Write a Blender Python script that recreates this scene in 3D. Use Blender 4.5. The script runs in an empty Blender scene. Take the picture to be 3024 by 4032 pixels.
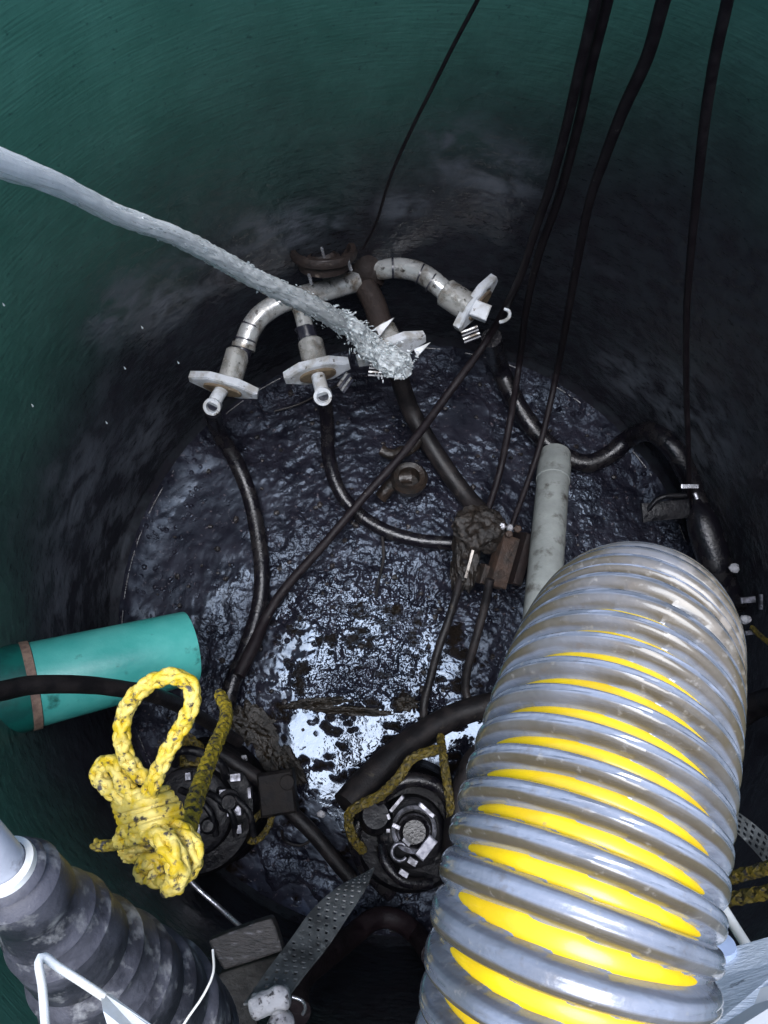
import bpy, bmesh, math, random
import numpy as np
from mathutils import Vector, Matrix, noise
random.seed(7)
S = bpy.context.scene; COL = S.collection
R = math.radians
# ---------------------------------------------------------------- camera, sky, sun, exposure
H = 2.39; TR = 0.95; CAM = Vector((-0.09, -0.31, H)); TILT = R(15); F = 2933.0
cd = bpy.data.cameras.new('camera'); cam = bpy.data.objects.new('camera', cd); COL.objects.link(cam)
cam.location = CAM; cam.rotation_euler = (TILT, 0, 0)
cd.sensor_fit = 'VERTICAL'; cd.sensor_height = 36; cd.lens = 18*F/2016
cd.clip_start = 0.02; cd.clip_end = 500
S.camera = cam
SUN_EL, SUN_AZ = R(83), R(185)
w = bpy.data.worlds.new('World'); S.world = w; w.use_nodes = True
nt = w.node_tree; bg = nt.nodes['Background']
sky = nt.nodes.new('ShaderNodeTexSky'); sky.sky_type = 'NISHITA'; sky.sun_disc = False
sky.sun_elevation = SUN_EL; sky.sun_rotation = SUN_AZ; sky.dust_density = 2.5; sky.ozone_density = 1.0
nt.links.new(sky.outputs[0], bg.inputs[0]); bg.inputs[1].default_value = 0.15
sl = bpy.data.lights.new('sun', 'SUN'); sl.energy = 1.5; sl.angle = R(40); sl.color = (.80, .88, 1.0)
so = bpy.data.objects.new('sun', sl); COL.objects.link(so)
sd = Vector((math.sin(SUN_AZ)*math.cos(SUN_EL), math.cos(SUN_AZ)*math.cos(SUN_EL), math.sin(SUN_EL)))
so.rotation_euler = sd.to_track_quat('Z', 'Y').to_euler(); so.location = (0, 0, 6)
S.view_settings.view_transform = 'Standard'; S.view_settings.look = 'None'
S.view_settings.gamma = 1; S.view_settings.exposure = 1.35

# ---------------------------------------------------------------- placing helpers (photo pixel + real height / distance)
FW = Vector((0, math.sin(TILT), -math.cos(TILT))); UP = Vector((0, math.cos(TILT), math.sin(TILT))); RT = Vector((1, 0, 0))
def ray(px, py): return FW + RT*((px-1512)/F) + UP*((2016-py)/F)
def D(px, py, d): return CAM + ray(px, py)*d                    # at distance d along the viewing axis
def P(px, py, z=0.0):                                            # at height z
    r = ray(px, py); return CAM + r*((z-CAM.z)/r.z)
def T(px, py, t, zf=0.0, rad=TR):                                # share t of the way to wall or floor
    r = ray(px, py); tf = (zf-CAM.z)/r.z
    a = r.x**2+r.y**2; b = 2*(r.x*CAM.x+r.y*CAM.y); c = CAM.x**2+CAM.y**2-rad*rad
    tw = (-b+math.sqrt(b*b-4*a*c))/(2*a)
    return CAM + r*(min(tf, tw)*t)
def W(px, dpt): return px*dpt/F                                  # pixels to metres at depth dpt
def depth(p): return (p-CAM).dot(FW)

# ---------------------------------------------------------------- materials
def mat(name, c1, c2=None, c3=None, rough=.5, rough2=None, metal=0, scale=20, bump=.0, bscale=60, coat=0, trans=0,
        thr=(.45, .6), thr3=(.6, .68), detail=8, stretch=None, spec=.5, alpha=1, dist=.0, uv=False, croug=.1):
    m = bpy.data.materials.new(name); m.use_nodes = True; t = m.node_tree; N = t.nodes; L = t.links
    b = N['Principled BSDF']; b.inputs['Metallic'].default_value = metal
    b.inputs['Specular IOR Level'].default_value = spec
    b.inputs['Coat Weight'].default_value = coat; b.inputs['Coat Roughness'].default_value = croug
    b.inputs['Transmission Weight'].default_value = trans
    tc = N.new('ShaderNodeTexCoord'); mp = N.new('ShaderNodeMapping'); L.new(tc.outputs['UV' if uv else 'Object'], mp.inputs[0])
    if stretch: mp.inputs['Scale'].default_value = stretch
    def nz(s, d, off=0):
        n = N.new('ShaderNodeTexNoise'); n.inputs['Scale'].default_value = s; n.inputs['Detail'].default_value = d
        n.inputs['Distortion'].default_value = dist; n.inputs['Roughness'].default_value = .6
        if off:
            q = N.new('ShaderNodeVectorMath'); q.operation = 'ADD'; q.inputs[1].default_value = (off, off*.7, -off)
            L.new(mp.outputs[0], q.inputs[0]); L.new(q.outputs[0], n.inputs[0])
        else: L.new(mp.outputs[0], n.inputs[0])
        return n
    def ramp(src, lo, hi):
        r = N.new('ShaderNodeMapRange'); r.inputs[1].default_value = lo; r.inputs[2].default_value = hi
        L.new(src, r.inputs[0]); return r.outputs[0]
    def mix(f, a, c):
        x = N.new('ShaderNodeMix'); x.data_type = 'RGBA'; L.new(f, x.inputs[0])
        for s, v in ((6, a), (7, c)):
            if isinstance(v, tuple): x.inputs[s].default_value = (*v, 1)
            else: L.new(v, x.inputs[s])
        return x.outputs[2]
    n1 = nz(scale, detail); f1 = ramp(n1.outputs[0], *thr)
    colr = mix(f1, c1, c2 if c2 else tuple(x*.8 for x in c1))
    if c3:
        n2 = nz(scale*1.9, detail, 3.7); f2 = ramp(n2.outputs[0], *thr3); colr = mix(f2, colr, c3)
    L.new(colr, b.inputs['Base Color'])
    rr = N.new('ShaderNodeMapRange'); L.new(f1, rr.inputs[0]); rr.inputs[3].default_value = rough
    rr.inputs[4].default_value = rough2 if rough2 is not None else min(1, rough+.12); L.new(rr.outputs[0], b.inputs['Roughness'])
    if bump:
        n3 = nz(bscale, 6, 9.1); bp = N.new('ShaderNodeBump'); bp.inputs['Strength'].default_value = 1; bp.inputs['Distance'].default_value = bump
        L.new(n3.outputs[0], bp.inputs['Height']); L.new(bp.outputs[0], b.inputs['Normal'])
    m['_'] = 0
    return m
rub = mat('black_rubber', (.010, .009, .010), (.022, .018, .018), (.06, .05, .04), rough=.42, spec=.35, rough2=.55, scale=18, bump=.0012, bscale=160, thr3=(.64, .72))
rubw = mat('wet_rubber', (.008, .007, .010), (.018, .016, .017), rough=.14, rough2=.35, scale=25, bump=.0015, bscale=120)
cabm = mat('cable_jacket', (.010, .007, .009), (.018, .014, .016), (.10, .09, .08), spec=.25, rough=.5, scale=30, bump=.0008, bscale=200, thr3=(.68, .74))
pipem = mat('dirty_silver_pipe', (.62, .62, .60), (.13, .10, .07), (.04, .03, .025), rough=.2, rough2=.5, metal=.45, scale=22, bump=.001, bscale=90, thr=(.45, .66), thr3=(.58, .68))
sleeve = mat('grimy_white_plastic', (.50, .49, .46), (.12, .095, .065), (.03, .025, .02), metal=.4, rough=.22, scale=26, bump=.001, bscale=120, thr=(.48, .68), thr3=(.6, .68))
platem = mat('white_plate', (.62, .64, .67), (.40, .39, .37), (.09, .07, .05), rough=.35, scale=26, bump=.0008, bscale=120, thr3=(.62, .68))
rustp = mat('rusty_pipe', (.035, .025, .022), (.025, .018, .016), (.2, .16, .13), rough=.45, scale=24, bump=.003, bscale=70, thr3=(.64, .72))
rust = mat('rust', (.055, .034, .025), (.022, .016, .013), (.16, .13, .11), rough=.5, scale=18, bump=.004, bscale=60, thr3=(.66, .73))
darkm = mat('dark_band', (.02, .02, .03), (.06, .06, .07), rough=.2, scale=30)
pvc = mat('pale_grey_pvc', (.33, .35, .335), (.22, .235, .225), (.05, .042, .032), rough=.4, scale=11, bump=.0008, bscale=140, thr=(.35, .65), thr3=(.54, .72))
teal = mat('teal_pipe', (.045, .36, .32), (.11, .48, .43), (.02, .12, .10), rough=.3, scale=11, bump=.0006, bscale=120, thr3=(.60, .74), thr=(.3, .7))
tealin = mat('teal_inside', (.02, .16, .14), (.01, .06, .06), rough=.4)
brownring = mat('brown_sealing_ring', (.3, .2, .15), (.16, .1, .08), rough=.6, scale=30, bump=.002)
yrope = mat('yellow_rope', (.60, .42, .015), (.72, .58, .16), (.055, .045, .04), rough=.5, scale=70, bump=.0004, bscale=700, thr=(.4, .6), thr3=(.545, .63))
yropemid = mat('half_shaded_rope', (.40, .29, .02), (.20, .15, .02), (.04, .035, .03), rough=.6, scale=60, thr3=(.52, .6))  # colour lowered to paint in shade further down; specks are grime
yropeshade = mat('shaded_grimy_rope', (.16, .115, .015), (.09, .07, .015), (.03, .025, .02), rough=.55, scale=60, bump=.0012, bscale=400, thr3=(.52, .6))  # low ropes get their shade in the base colour; specks are grime
yellowp = mat('yellow_helix', (.84, .57, .008), (.74, .48, .008), (.45, .32, .10), rough=.3, scale=40, thr3=(.66, .74), coat=.3, stretch=(1, 1, 1))
metal = mat('bright_metal', (.7, .7, .74), (.35, .34, .36), (.05, .04, .04), rough=.2, rough2=.4, metal=.8, scale=40, bump=.001)
pumpm = mat('pump_iron', (.006, .006, .008), (.014, .013, .015), (.035, .03, .03), rough=.3, rough2=.6, scale=18, bump=.005, bscale=45, spec=.3)
bootm = mat('boot_rubber', (.022, .022, .028), (.075, .075, .092), (.30, .30, .30), rough=.42, rough2=.6, scale=26, bump=.001, bscale=120, thr=(.40, .60), thr3=(.55, .72), dist=.2, spec=.5)
conduit = mat('light_grey_conduit', (.5, .52, .58), (.4, .42, .48), (.2, .2, .24), rough=.35, scale=20, bump=.0005)
whitem = mat('white_plastic', (.74, .75, .74), (.62, .61, .56), (.42, .38, .3), rough=.4, scale=30, bump=.0005, thr3=(.64, .74))
plankm = mat('weathered_white_board', (.72, .78, .84), (.6, .66, .72), (.22, .25, .28), rough=.5, scale=14, bump=.001, bscale=80, stretch=(1, 7, 7), thr3=(.66, .71))
strapm = mat('grey_strap', (.10, .107, .11), (.045, .048, .05), (.17, .18, .18), rough=.4, scale=30, bump=.0008, bscale=200)
brickm = mat('dark_block', (.036, .031, .030), (.022, .02, .02), (.13, .125, .135), rough=.4, scale=22, bump=.003, bscale=80, stretch=(1, 3, 1), thr3=(.58, .7))
stone = mat('pale_foam', (.5, .49, .51), (.32, .31, .33), (.05, .045, .05), rough=.6, scale=40, bump=.003, bscale=120, thr3=(.56, .64))
scum = mat('brown_scum', (.016, .011, .006), (.008, .006, .004), (.06, .028, .008), rough=.35, rough2=.6, scale=25, bump=.006, bscale=60, thr3=(.66, .72))
wood = mat('muddy_debris', (.03, .025, .025), (.015, .013, .013), (.14, .12, .13), rough=.35, scale=24, bump=.004, bscale=70)

# ---------------------------------------------------------------- mesh helpers
def mk(name, geos, m, parent=None, smooth=True):
    if isinstance(geos, tuple): geos = [geos]
    V = []; Fc = []; UV = []
    for g in geos:
        o = len(V); V += [tuple(v) for v in g[0]]; Fc += [tuple(i+o for i in f) for f in g[1]]
        UV += list(g[2]) if len(g) > 2 and g[2] is not None else [(0, 0)]*len(g[0])
    me = bpy.data.meshes.new(name); me.from_pydata(V, [], Fc); me.update()
    uvl = me.uv_layers.new(name='UVMap'); idx = np.zeros(len(me.loops), dtype=np.int32); me.loops.foreach_get('vertex_index', idx)
    uvl.data.foreach_set('uv', np.array(UV, dtype=np.float32)[idx].ravel())
    bm = bmesh.new(); bm.from_mesh(me); bmesh.ops.recalc_face_normals(bm, faces=bm.faces); bm.to_mesh(me); bm.free()
    me.polygons.foreach_set('use_smooth', [smooth]*len(me.polygons))
    me.materials.append(m)
    if smooth:
        try: me.set_sharp_from_angle(angle=R(40))
        except Exception: pass
    o = bpy.data.objects.new(name, me); COL.objects.link(o)
    if parent: o.parent = parent; o.matrix_parent_inverse = Matrix.Translation(-parent.location)
    return o
def tag(o, label=None, cat=None, group=None, kind=None):
    for k, v in (('label', label), ('category', cat), ('group', group), ('kind', kind)):
        if v: o[k] = v
    return o
def thing(name, label, cat, loc, group=None):
    o = bpy.data.objects.new(name, None); o.empty_display_size = .05; o.location = loc; COL.objects.link(o)
    return tag(o, label, cat, group)
def spline(pts, step=.01):
    """centripetal-ish Catmull-Rom through pts; extra scalars ride along"""
    A = [np.array(list(p)) for p in pts]
    A = [2*A[0]-A[1]]+A+[2*A[-1]-A[-2]]; out = []
    for i in range(1, len(A)-2):
        p0, p1, p2, p3 = A[i-1:i+3]; n = max(2, int(np.linalg.norm((p2-p1)[:3])/step))
        for k in range(n):
            t = k/n
            out.append(.5*((2*p1)+(-p0+p2)*t+(2*p0-5*p1+4*p2-p3)*t*t+(-p0+3*p1-3*p2+p3)*t**3))
    out.append(A[-2]); return np.array(out)
def frames(path):
    P_ = [Vector(p[:3]) for p in path]; n = len(P_); Ts = []
    for i in range(n):
        Ts.append((P_[min(i+1, n-1)]-P_[max(i-1, 0)]).normalized())
    a = Vector((0, 0, 1)) if abs(Ts[0].z) < .9 else Vector((1, 0, 0))
    N_ = (a-Ts[0]*a.dot(Ts[0])).normalized(); out = []
    for i in range(n):
        if i:
            N_ = (Ts[i-1].rotation_difference(Ts[i]) @ N_); N_ = (N_-Ts[i]*N_.dot(Ts[i])).normalized()
        out.append((P_[i], Ts[i], N_.copy(), Ts[i].cross(N_)))
    return out
def tube(path, r, seg=14, cap=True, rf=None, seam=False):
    """path n x (3 or 4): optional 4th column = radius"""
    fr = frames(path); V = []; UV = []; Fc = []; v = 0
    for i, (p, t, a, b) in enumerate(fr):
        if i: v += (p-fr[i-1][0]).length
        rr = path[i][3] if len(path[i]) > 3 else r
        for k in range(seg):
            th = 2*math.pi*k/seg; q = rr if rf is None else rf(v, th, rr)
            V.append(p+(a*math.cos(th)+b*math.sin(th))*q); UV.append((k/seg, v))
    n = len(fr)
    if seam:
        V2 = []; U2 = []
        for i in range(n): V2 += V[i*seg:(i+1)*seg]+[V[i*seg]]; U2 += UV[i*seg:(i+1)*seg]+[(1.0, UV[i*seg][1])]
        return V2, [(i*(seg+1)+k, i*(seg+1)+k+1, (i+1)*(seg+1)+k+1, (i+1)*(seg+1)+k) for i in range(n-1) for k in range(seg)], U2
    for i in range(n-1):
        for k in range(seg):
            k2 = (k+1) % seg; Fc.append((i*seg+k, i*seg+k2, (i+1)*seg+k2, (i+1)*seg+k))
    if cap: Fc.append(tuple(range(seg))[::-1]); Fc.append(tuple((n-1)*seg+k for k in range(seg)))
    return V, Fc, UV
def wobble(amp, sc, seed=0):
    return lambda v, th, r: r*(1+amp*noise.noise(Vector((math.cos(th)*1.5, math.sin(th)*1.5+seed, v*sc))))
def lathe(prof, o, ax, seg=40, squash=None):
    """prof: list of (r, s) along axis ax from o"""
    ax = Vector(ax).normalized(); a = ax.orthogonal().normalized(); b = ax.cross(a); V = []; Fc = []; UV = []
    for (r, s) in prof:
        for k in range(seg):
            th = 2*math.pi*k/seg; V.append(o+ax*s+(a*math.cos(th)+b*math.sin(th))*max(r, 1e-5)); UV.append((k/seg, s))
    for i in range(len(prof)-1):
        for k in range(seg):
            k2 = (k+1) % seg; Fc.append((i*seg+k, i*seg+k2, (i+1)*seg+k2, (i+1)*seg+k))
    return V, Fc, UV
def prism(pts2, o, u, v, n, h, bev=.12):
    """polygon in frame u,v extruded +-h/2 along n with a small chamfer"""
    c = Vector((sum(p[0] for p in pts2)/len(pts2), sum(p[1] for p in pts2)/len(pts2))); k = len(pts2); V = []
    for (hh, s) in ((-.5, 1-bev), (-.5+bev, 1), (.5-bev, 1), (.5, 1-bev)):
        for p in pts2:
            q = c+(Vector(p)-c)*(s if hh in (-.5, .5) else 1); q = Vector((q.x, q.y)); V.append(o+u*q.x+v*q.y+n*(hh*h))
    Fc = [tuple(range(k))[::-1], tuple(3*k+i for i in range(k))]
    for l in range(3):
        for i in range(k):
            j = (i+1) % k; Fc.append((l*k+i, l*k+j, (l+1)*k+j, (l+1)*k+i))
    return V, Fc, None
def box(o, u, v, n, a, b, c, bev=.06):
    return prism([(-a/2, -b/2), (a/2, -b/2), (a/2, b/2), (-a/2, b/2)], o, u, v, n, c, bev)
def basis(n, along):
    n = n.normalized(); u = (along-n*along.dot(n)).normalized(); return u, n.cross(u).normalized(), n
def blob(c, rx, ry, rz, amp=.3, sc=3, sub=4, seed=0, rot=0):
    bm = bmesh.new(); bmesh.ops.create_icosphere(bm, subdivisions=sub, radius=1); V = []
    M = Matrix.Rotation(rot, 3, 'Z')
    for q in bm.verts:
        d = q.co.normalized(); k = 1+amp*noise.fractal(d*sc+Vector((seed, seed*.3, 0)), .8, 2.1, 4)
        V.append(c+M @ Vector((d.x*rx*k, d.y*ry*k, d.z*rz*k)))
    Fc = [tuple(v.index for v in f.verts) for f in bm.faces]; bm.free(); return V, Fc, None
def braid(path, r, lay=None, seg=9, n=3, gap=1.0):
    """braided rope: n strands each way, over and under, round a core"""
    lay = lay or r*7.5; fr = frames(path); g = []
    L = [0.0]
    for i in range(1, len(fr)): L.append(L[-1]+(fr[i][0]-fr[i-1][0]).length)
    for s in (-1, 1):
        for j in range(n):
            pp = []
            for i, (p, t, a, b) in enumerate(fr):
                th = s*2*math.pi*L[i]/lay+2*math.pi*j/n+(0.4 if s > 0 else 0)
                ov = math.sin(2*n*.5*(2*math.pi*L[i]/lay)*2+(0 if s > 0 else math.pi)+j*math.pi)
                rr = r*(.60+.07*ov)
                pp.append(np.array(p+(a*math.cos(th)+b*math.sin(th))*rr))
            g.append(tube(pp, r*.43, seg=seg))
    g.append(tube([np.array(f[0]) for f in fr], r*.45, seg=8)); return g
def cyl_between(a, b, r, seg=24, extra=None):
    return lathe([(0, 0), (r*.92, 0), (r, .08*r), (r, (b-a).length-.08*r), (r*.92, (b-a).length), (0, (b-a).length)], a, b-a, seg)
def hollow(a, b, r, th, seg=48):
    L = (b-a).length; return lathe([(r-th, L*.0), (r, 0), (r, L), (r-th, L), (r-th, L*.001)], a, b-a, seg)

# ================================================================ the tank
tank = thing('tank', 'round green fibreglass tank with black staining on its lower wall', 'tank', Vector((0, 0, 0)))
WALLGLARE = [(tuple(T(x, y, 1)), r_) for x, y, r_ in ((1010, 930, .12), (1180, 900, .14), (1290, 880, .07), (1580, 820, .10), (1640, 790, .06), (1960, 700, .17), (1800, 600, .16), (700, 1150, .2), (480, 1220, .16), (830, 1080, .1), (300, 1950, .3), (420, 2150, .32), (560, 1750, .25), (250, 2350, .25), (2700, 1650, .3), (2500, 1500, .2))]  # places and radii of wet glare painted on the wall
def wall_mat():
    m = bpy.data.materials.new('fibreglass_wall'); m.use_nodes = True; t = m.node_tree; N = t.nodes; L = t.links; b = N['Principled BSDF']
    tc = N.new('ShaderNodeTexCoord'); sx = N.new('ShaderNodeSeparateXYZ'); L.new(tc.outputs['Object'], sx.inputs[0])
    def nz(s, d, sc=(1, 1, 1), dist=0):
        mp = N.new('ShaderNodeMapping'); mp.inputs['Scale'].default_value = sc; L.new(tc.outputs['Object'], mp.inputs[0])
        n = N.new('ShaderNodeTexNoise'); n.inputs['Scale'].default_value = s; n.inputs['Detail'].default_value = d; n.inputs['Distortion'].default_value = dist
        L.new(mp.outputs[0], n.inputs[0]); return n.outputs[0]
    def mr(src, a, c, lo=0, hi=1, sm=True):
        r = N.new('ShaderNodeMapRange'); r.interpolation_type = 'SMOOTHSTEP' if sm else 'LINEAR'
        for i, v in ((1, a), (2, c), (3, lo), (4, hi)): r.inputs[i].default_value = v
        L.new(src, r.inputs[0]); return r.outputs[0]
    def ma(op, x, y):
        q = N.new('ShaderNodeMath'); q.operation = op
        for i, v in enumerate((x, y)):
            if isinstance(v, (int, float)): q.inputs[i].default_value = v
            else: L.new(v, q.inputs[i])
        return q.outputs[0]
    def mix(f, a, c):
        x = N.new('ShaderNodeMix'); x.data_type = 'RGBA'; L.new(f, x.inputs[0])
        for s, v in ((6, a), (7, c)):
            if isinstance(v, tuple): x.inputs[s].default_value = (*v, 1)
            else: L.new(v, x.inputs[s])
        return x.outputs[2]
    green = mix(mr(nz(5, 8), .35, .65), (.065, .225, .165), (.09, .28, .21))
    green = mix(mr(nz(90, 4, (1, 1, 1)), .6, .85), green, (.01, .06, .05))
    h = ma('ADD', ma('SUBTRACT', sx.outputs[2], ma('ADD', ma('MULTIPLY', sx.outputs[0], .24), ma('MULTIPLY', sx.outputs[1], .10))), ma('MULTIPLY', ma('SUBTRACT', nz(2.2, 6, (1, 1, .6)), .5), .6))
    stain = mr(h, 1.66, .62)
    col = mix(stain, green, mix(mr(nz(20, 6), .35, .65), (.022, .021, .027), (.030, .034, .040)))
    glare = None
    for (c, rr_) in WALLGLARE:
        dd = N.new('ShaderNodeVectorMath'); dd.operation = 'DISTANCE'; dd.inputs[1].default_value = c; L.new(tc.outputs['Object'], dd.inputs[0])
        q_ = mr(dd.outputs['Value'], rr_, rr_*.1); glare = q_ if glare is None else ma('MAXIMUM', glare, q_)
    glare = ma('MULTIPLY', glare, mr(nz(11, 6, (1, 1, 1.6), .4), .36, .66))
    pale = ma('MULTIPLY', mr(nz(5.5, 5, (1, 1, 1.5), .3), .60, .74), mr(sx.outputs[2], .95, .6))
    col = mix(ma('MAXIMUM', ma('MULTIPLY', pale, .25), glare), col, (.125, .135, .155))  # glare goes into the base colour as pale bluish patches
    L.new(col, b.inputs['Base Color'])
    L.new(mr(stain, 0, 1, .42, .24), b.inputs['Roughness'])
    bh = ma('ADD', ma('MULTIPLY', nz(14, 6, (1, 1, 14)), .2), ma('MULTIPLY', nz(38, 3), ma('ADD', ma('MULTIPLY', stain, .9), .15)))
    bp = N.new('ShaderNodeBump'); bp.inputs['Strength'].default_value = 1; bp.inputs['Distance'].default_value = .005
    L.new(bh, bp.inputs['Height']); L.new(bp.outputs[0], b.inputs['Normal'])
    return m
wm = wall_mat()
prof = [(TR-.035, -.02), (TR-.02, .012), (TR, .04)]+[(TR+.003*math.sin(z*9), z) for z in np.linspace(.06, 2.28, 40)]
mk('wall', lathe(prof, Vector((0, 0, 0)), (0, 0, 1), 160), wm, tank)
# added unseen ring that blocks the sky; its off-centre hole shapes the daylight
OC = Vector((-.08, -.12, 0)); OR_ = .80; V = []; Fc = []; n = 96
for z in (2.28, 2.32):
    for k in range(n):
        a = 2*math.pi*k/n; d = Vector((math.cos(a), math.sin(a), 0)); V.append(OC+d*OR_+Vector((0, 0, z)))
    for k in range(n):
        a = 2*math.pi*k/n; V.append(Vector((math.cos(a)*(TR+.12), math.sin(a)*(TR+.12), z)))
for k in range(n):
    j = (k+1) % n
    Fc += [(k, j, n+j, n+k), (2*n+k, 3*n+k, 3*n+j, 2*n+j), (k, 2*n+k, 2*n+j, j), (n+k, n+j, 3*n+j, 3*n+k)]
mk('light_blocker', (V, Fc, None), mat('blocker_green', (.02, .16, .13), (.015, .1, .08), rough=.5), tank, smooth=False)
# seam where wall and floor meet, a thin wet line
mk('seam', tube([np.array((math.cos(a)*(TR-.03), math.sin(a)*(TR-.03), .022)) for a in np.linspace(0, 2*math.pi, 160)], .0035, 8, cap=False), rubw, tank)
# ground outside, around the tank
V = []; n = 96
for rr in (TR+.12, 3, 12, 60, 200):
    for k in range(n): V.append((math.cos(2*math.pi*k/n)*rr, math.sin(2*math.pi*k/n)*rr, 2.20))
Fc = [(i*n+k, i*n+(k+1) % n, (i+1)*n+(k+1) % n, (i+1)*n+k) for i in range(4) for k in range(n)]
tag(mk('ground', (V, Fc, None), mat('soil', (.16, .13, .1), (.1, .085, .06), (.06, .09, .03), rough=.9, scale=3, bump=.02, bscale=20)), kind='structure')

# ---------------------------------------------------------------- sludge on the tank floor
def sludge_mat():
    m = bpy.data.materials.new('wet_sludge'); m.use_nodes = True; t = m.node_tree; N = t.nodes; L = t.links; b = N['Principled BSDF']
    tc = N.new('ShaderNodeTexCoord'); at = N.new('ShaderNodeAttribute'); at.attribute_name = 'pool'; ac = N.new('ShaderNodeAttribute'); ac.attribute_name = 'scum'
    def nz(s, d, dist=0, rg=.6):
        n = N.new('ShaderNodeTexNoise'); n.inputs['Scale'].default_value = s; n.inputs['Detail'].default_value = d
        n.inputs['Distortion'].default_value = dist; n.inputs['Roughness'].default_value = rg
        L.new(tc.outputs['Object'], n.inputs[0]); return n.outputs[0]
    def mr(src, a, c, lo=0, hi=1):
        r = N.new('ShaderNodeMapRange')
        for i, v in ((1, a), (2, c), (3, lo), (4, hi)): r.inputs[i].default_value = v
        L.new(src, r.inputs[0]); return r.outputs[0]
    def ma(op, x, y):
        q = N.new('ShaderNodeMath'); q.operation = op
        for i, v in enumerate((x, y)):
            if isinstance(v, (int, float)): q.inputs[i].default_value = v
            else: L.new(v, q.inputs[i])
        return q.outputs[0]
    def mix(f, a, c):
        x = N.new('ShaderNodeMix'); x.data_type = 'RGBA'; L.new(f, x.inputs[0])
        for s, v in ((6, a), (7, c)):
            if isinstance(v, tuple): x.inputs[s].default_value = (*v, 1)
            else: L.new(v, x.inputs[s])
        return x.outputs[2]
    col = mix(mr(nz(9, 8), .4, .65), (.008, .008, .013), (.022, .021, .03))
    col = mix(mr(nz(70, 5), .62, .72), col, (.12, .10, .11))
    col = mix(ac.outputs['Fac'], col, (.010, .007, .005))
    L.new(col, b.inputs['Base Color'])
    gl = N.new('ShaderNodeAttribute'); gl.attribute_name = 'glit'
    rgh = ma('SUBTRACT', ma('ADD', mr(nz(5, 6), .35, .65, .20, .36), ma('MULTIPLY', gl.outputs['Fac'], -.30)), ma('MULTIPLY', ma('MAXIMUM', ma('SUBTRACT', at.outputs['Fac'], .92), 0), 2.4))
    rgh = ma('ADD', ma('MAXIMUM', rgh, .05), ma('MULTIPLY', ac.outputs['Fac'], .45))
    L.new(rgh, b.inputs['Roughness'])
    wet = ma('MAXIMUM', mr(gl.outputs['Fac'], .1, .7), mr(at.outputs['Fac'], .90, .97))
    spl = ma('ADD', ma('MULTIPLY', mr(nz(4, 6), .36, .64, .05, .24), ma('SUBTRACT', 1, wet)), ma('MULTIPLY', wet, .40))
    ln = N.new('ShaderNodeVectorMath'); ln.operation = 'LENGTH'; L.new(tc.outputs['Object'], ln.inputs[0])
    spl = ma('MULTIPLY', spl, mr(ma('ADD', ln.outputs['Value'], ma('MULTIPLY', nz(5, 4), .25)), .86, 1.06, 1, .12))
    L.new(ma('MULTIPLY', spl, ma('SUBTRACT', 1, ma('MULTIPLY', ac.outputs['Fac'], .85))), b.inputs['Specular IOR Level']); b.inputs['IOR'].default_value = 1.8; b.inputs['Specular Tint'].default_value = (.66, .80, 1, 1)
    b.inputs['Coat Weight'].default_value = .0; b.inputs['Coat Roughness'].default_value = .04
    patch = ma('MULTIPLY', mr(nz(3.5, 4), .40, .62, .15, 1), 1.0)
    amp = ma('SUBTRACT', ma('MAXIMUM', ma('ADD', ma('MULTIPLY', patch, .34), .06), ma('MULTIPLY', gl.outputs['Fac'], .85)), ma('MULTIPLY', at.outputs['Fac'], .95)); amp = ma('MAXIMUM', amp, .035)
    hb = ma('MULTIPLY', ma('ADD', ma('MULTIPLY', nz(16, 2, .2, .5), .5), ma('MULTIPLY', nz(48, 2, .25, .6), .62)), amp)
    dimp = ma('MULTIPLY', mr(nz(34, 3, .4), .26, .38, -1, 0), .05)
    hb = ma('ADD', hb, dimp)
    # bubbles and pits
    vo = N.new('ShaderNodeTexVoronoi'); vo.inputs['Scale'].default_value = 26; L.new(tc.outputs['Object'], vo.inputs[0])
    vo.inputs['Randomness'].default_value = 1
    pit = ma('MULTIPLY', ma('MULTIPLY', ma('SUBTRACT', mr(vo.outputs[0], .08, .16), mr(vo.outputs[0], .16, .26)), mr(nz(6, 3), .5, .62)), .08)
    bp = N.new('ShaderNodeBump'); bp.inputs['Strength'].default_value = 1; bp.inputs['Distance'].default_value = .03
    L.new(ma('ADD', hb, pit), bp.inputs['Height']); L.new(bp.outputs[0], b.inputs['Normal']); L.new(bp.outputs[0], b.inputs['Coat Normal'])
    return m
nR, nA = 230, 560; V = []; pool = []; sc_ = []; gli = []; GC = P(1450, 2620)
pools = [(P(1400, 2980), .34), (P(1720, 2620), .2), (P(1200, 2600), .19), (P(1450, 2500), .17), (P(1850, 2900), .18), (P(900, 3560), .16), (P(1150, 3600), .1)]
smooth_left = [(P(780, 2050), .30), (P(640, 2250), .25), (P(1830, 1650), .10)]
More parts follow.
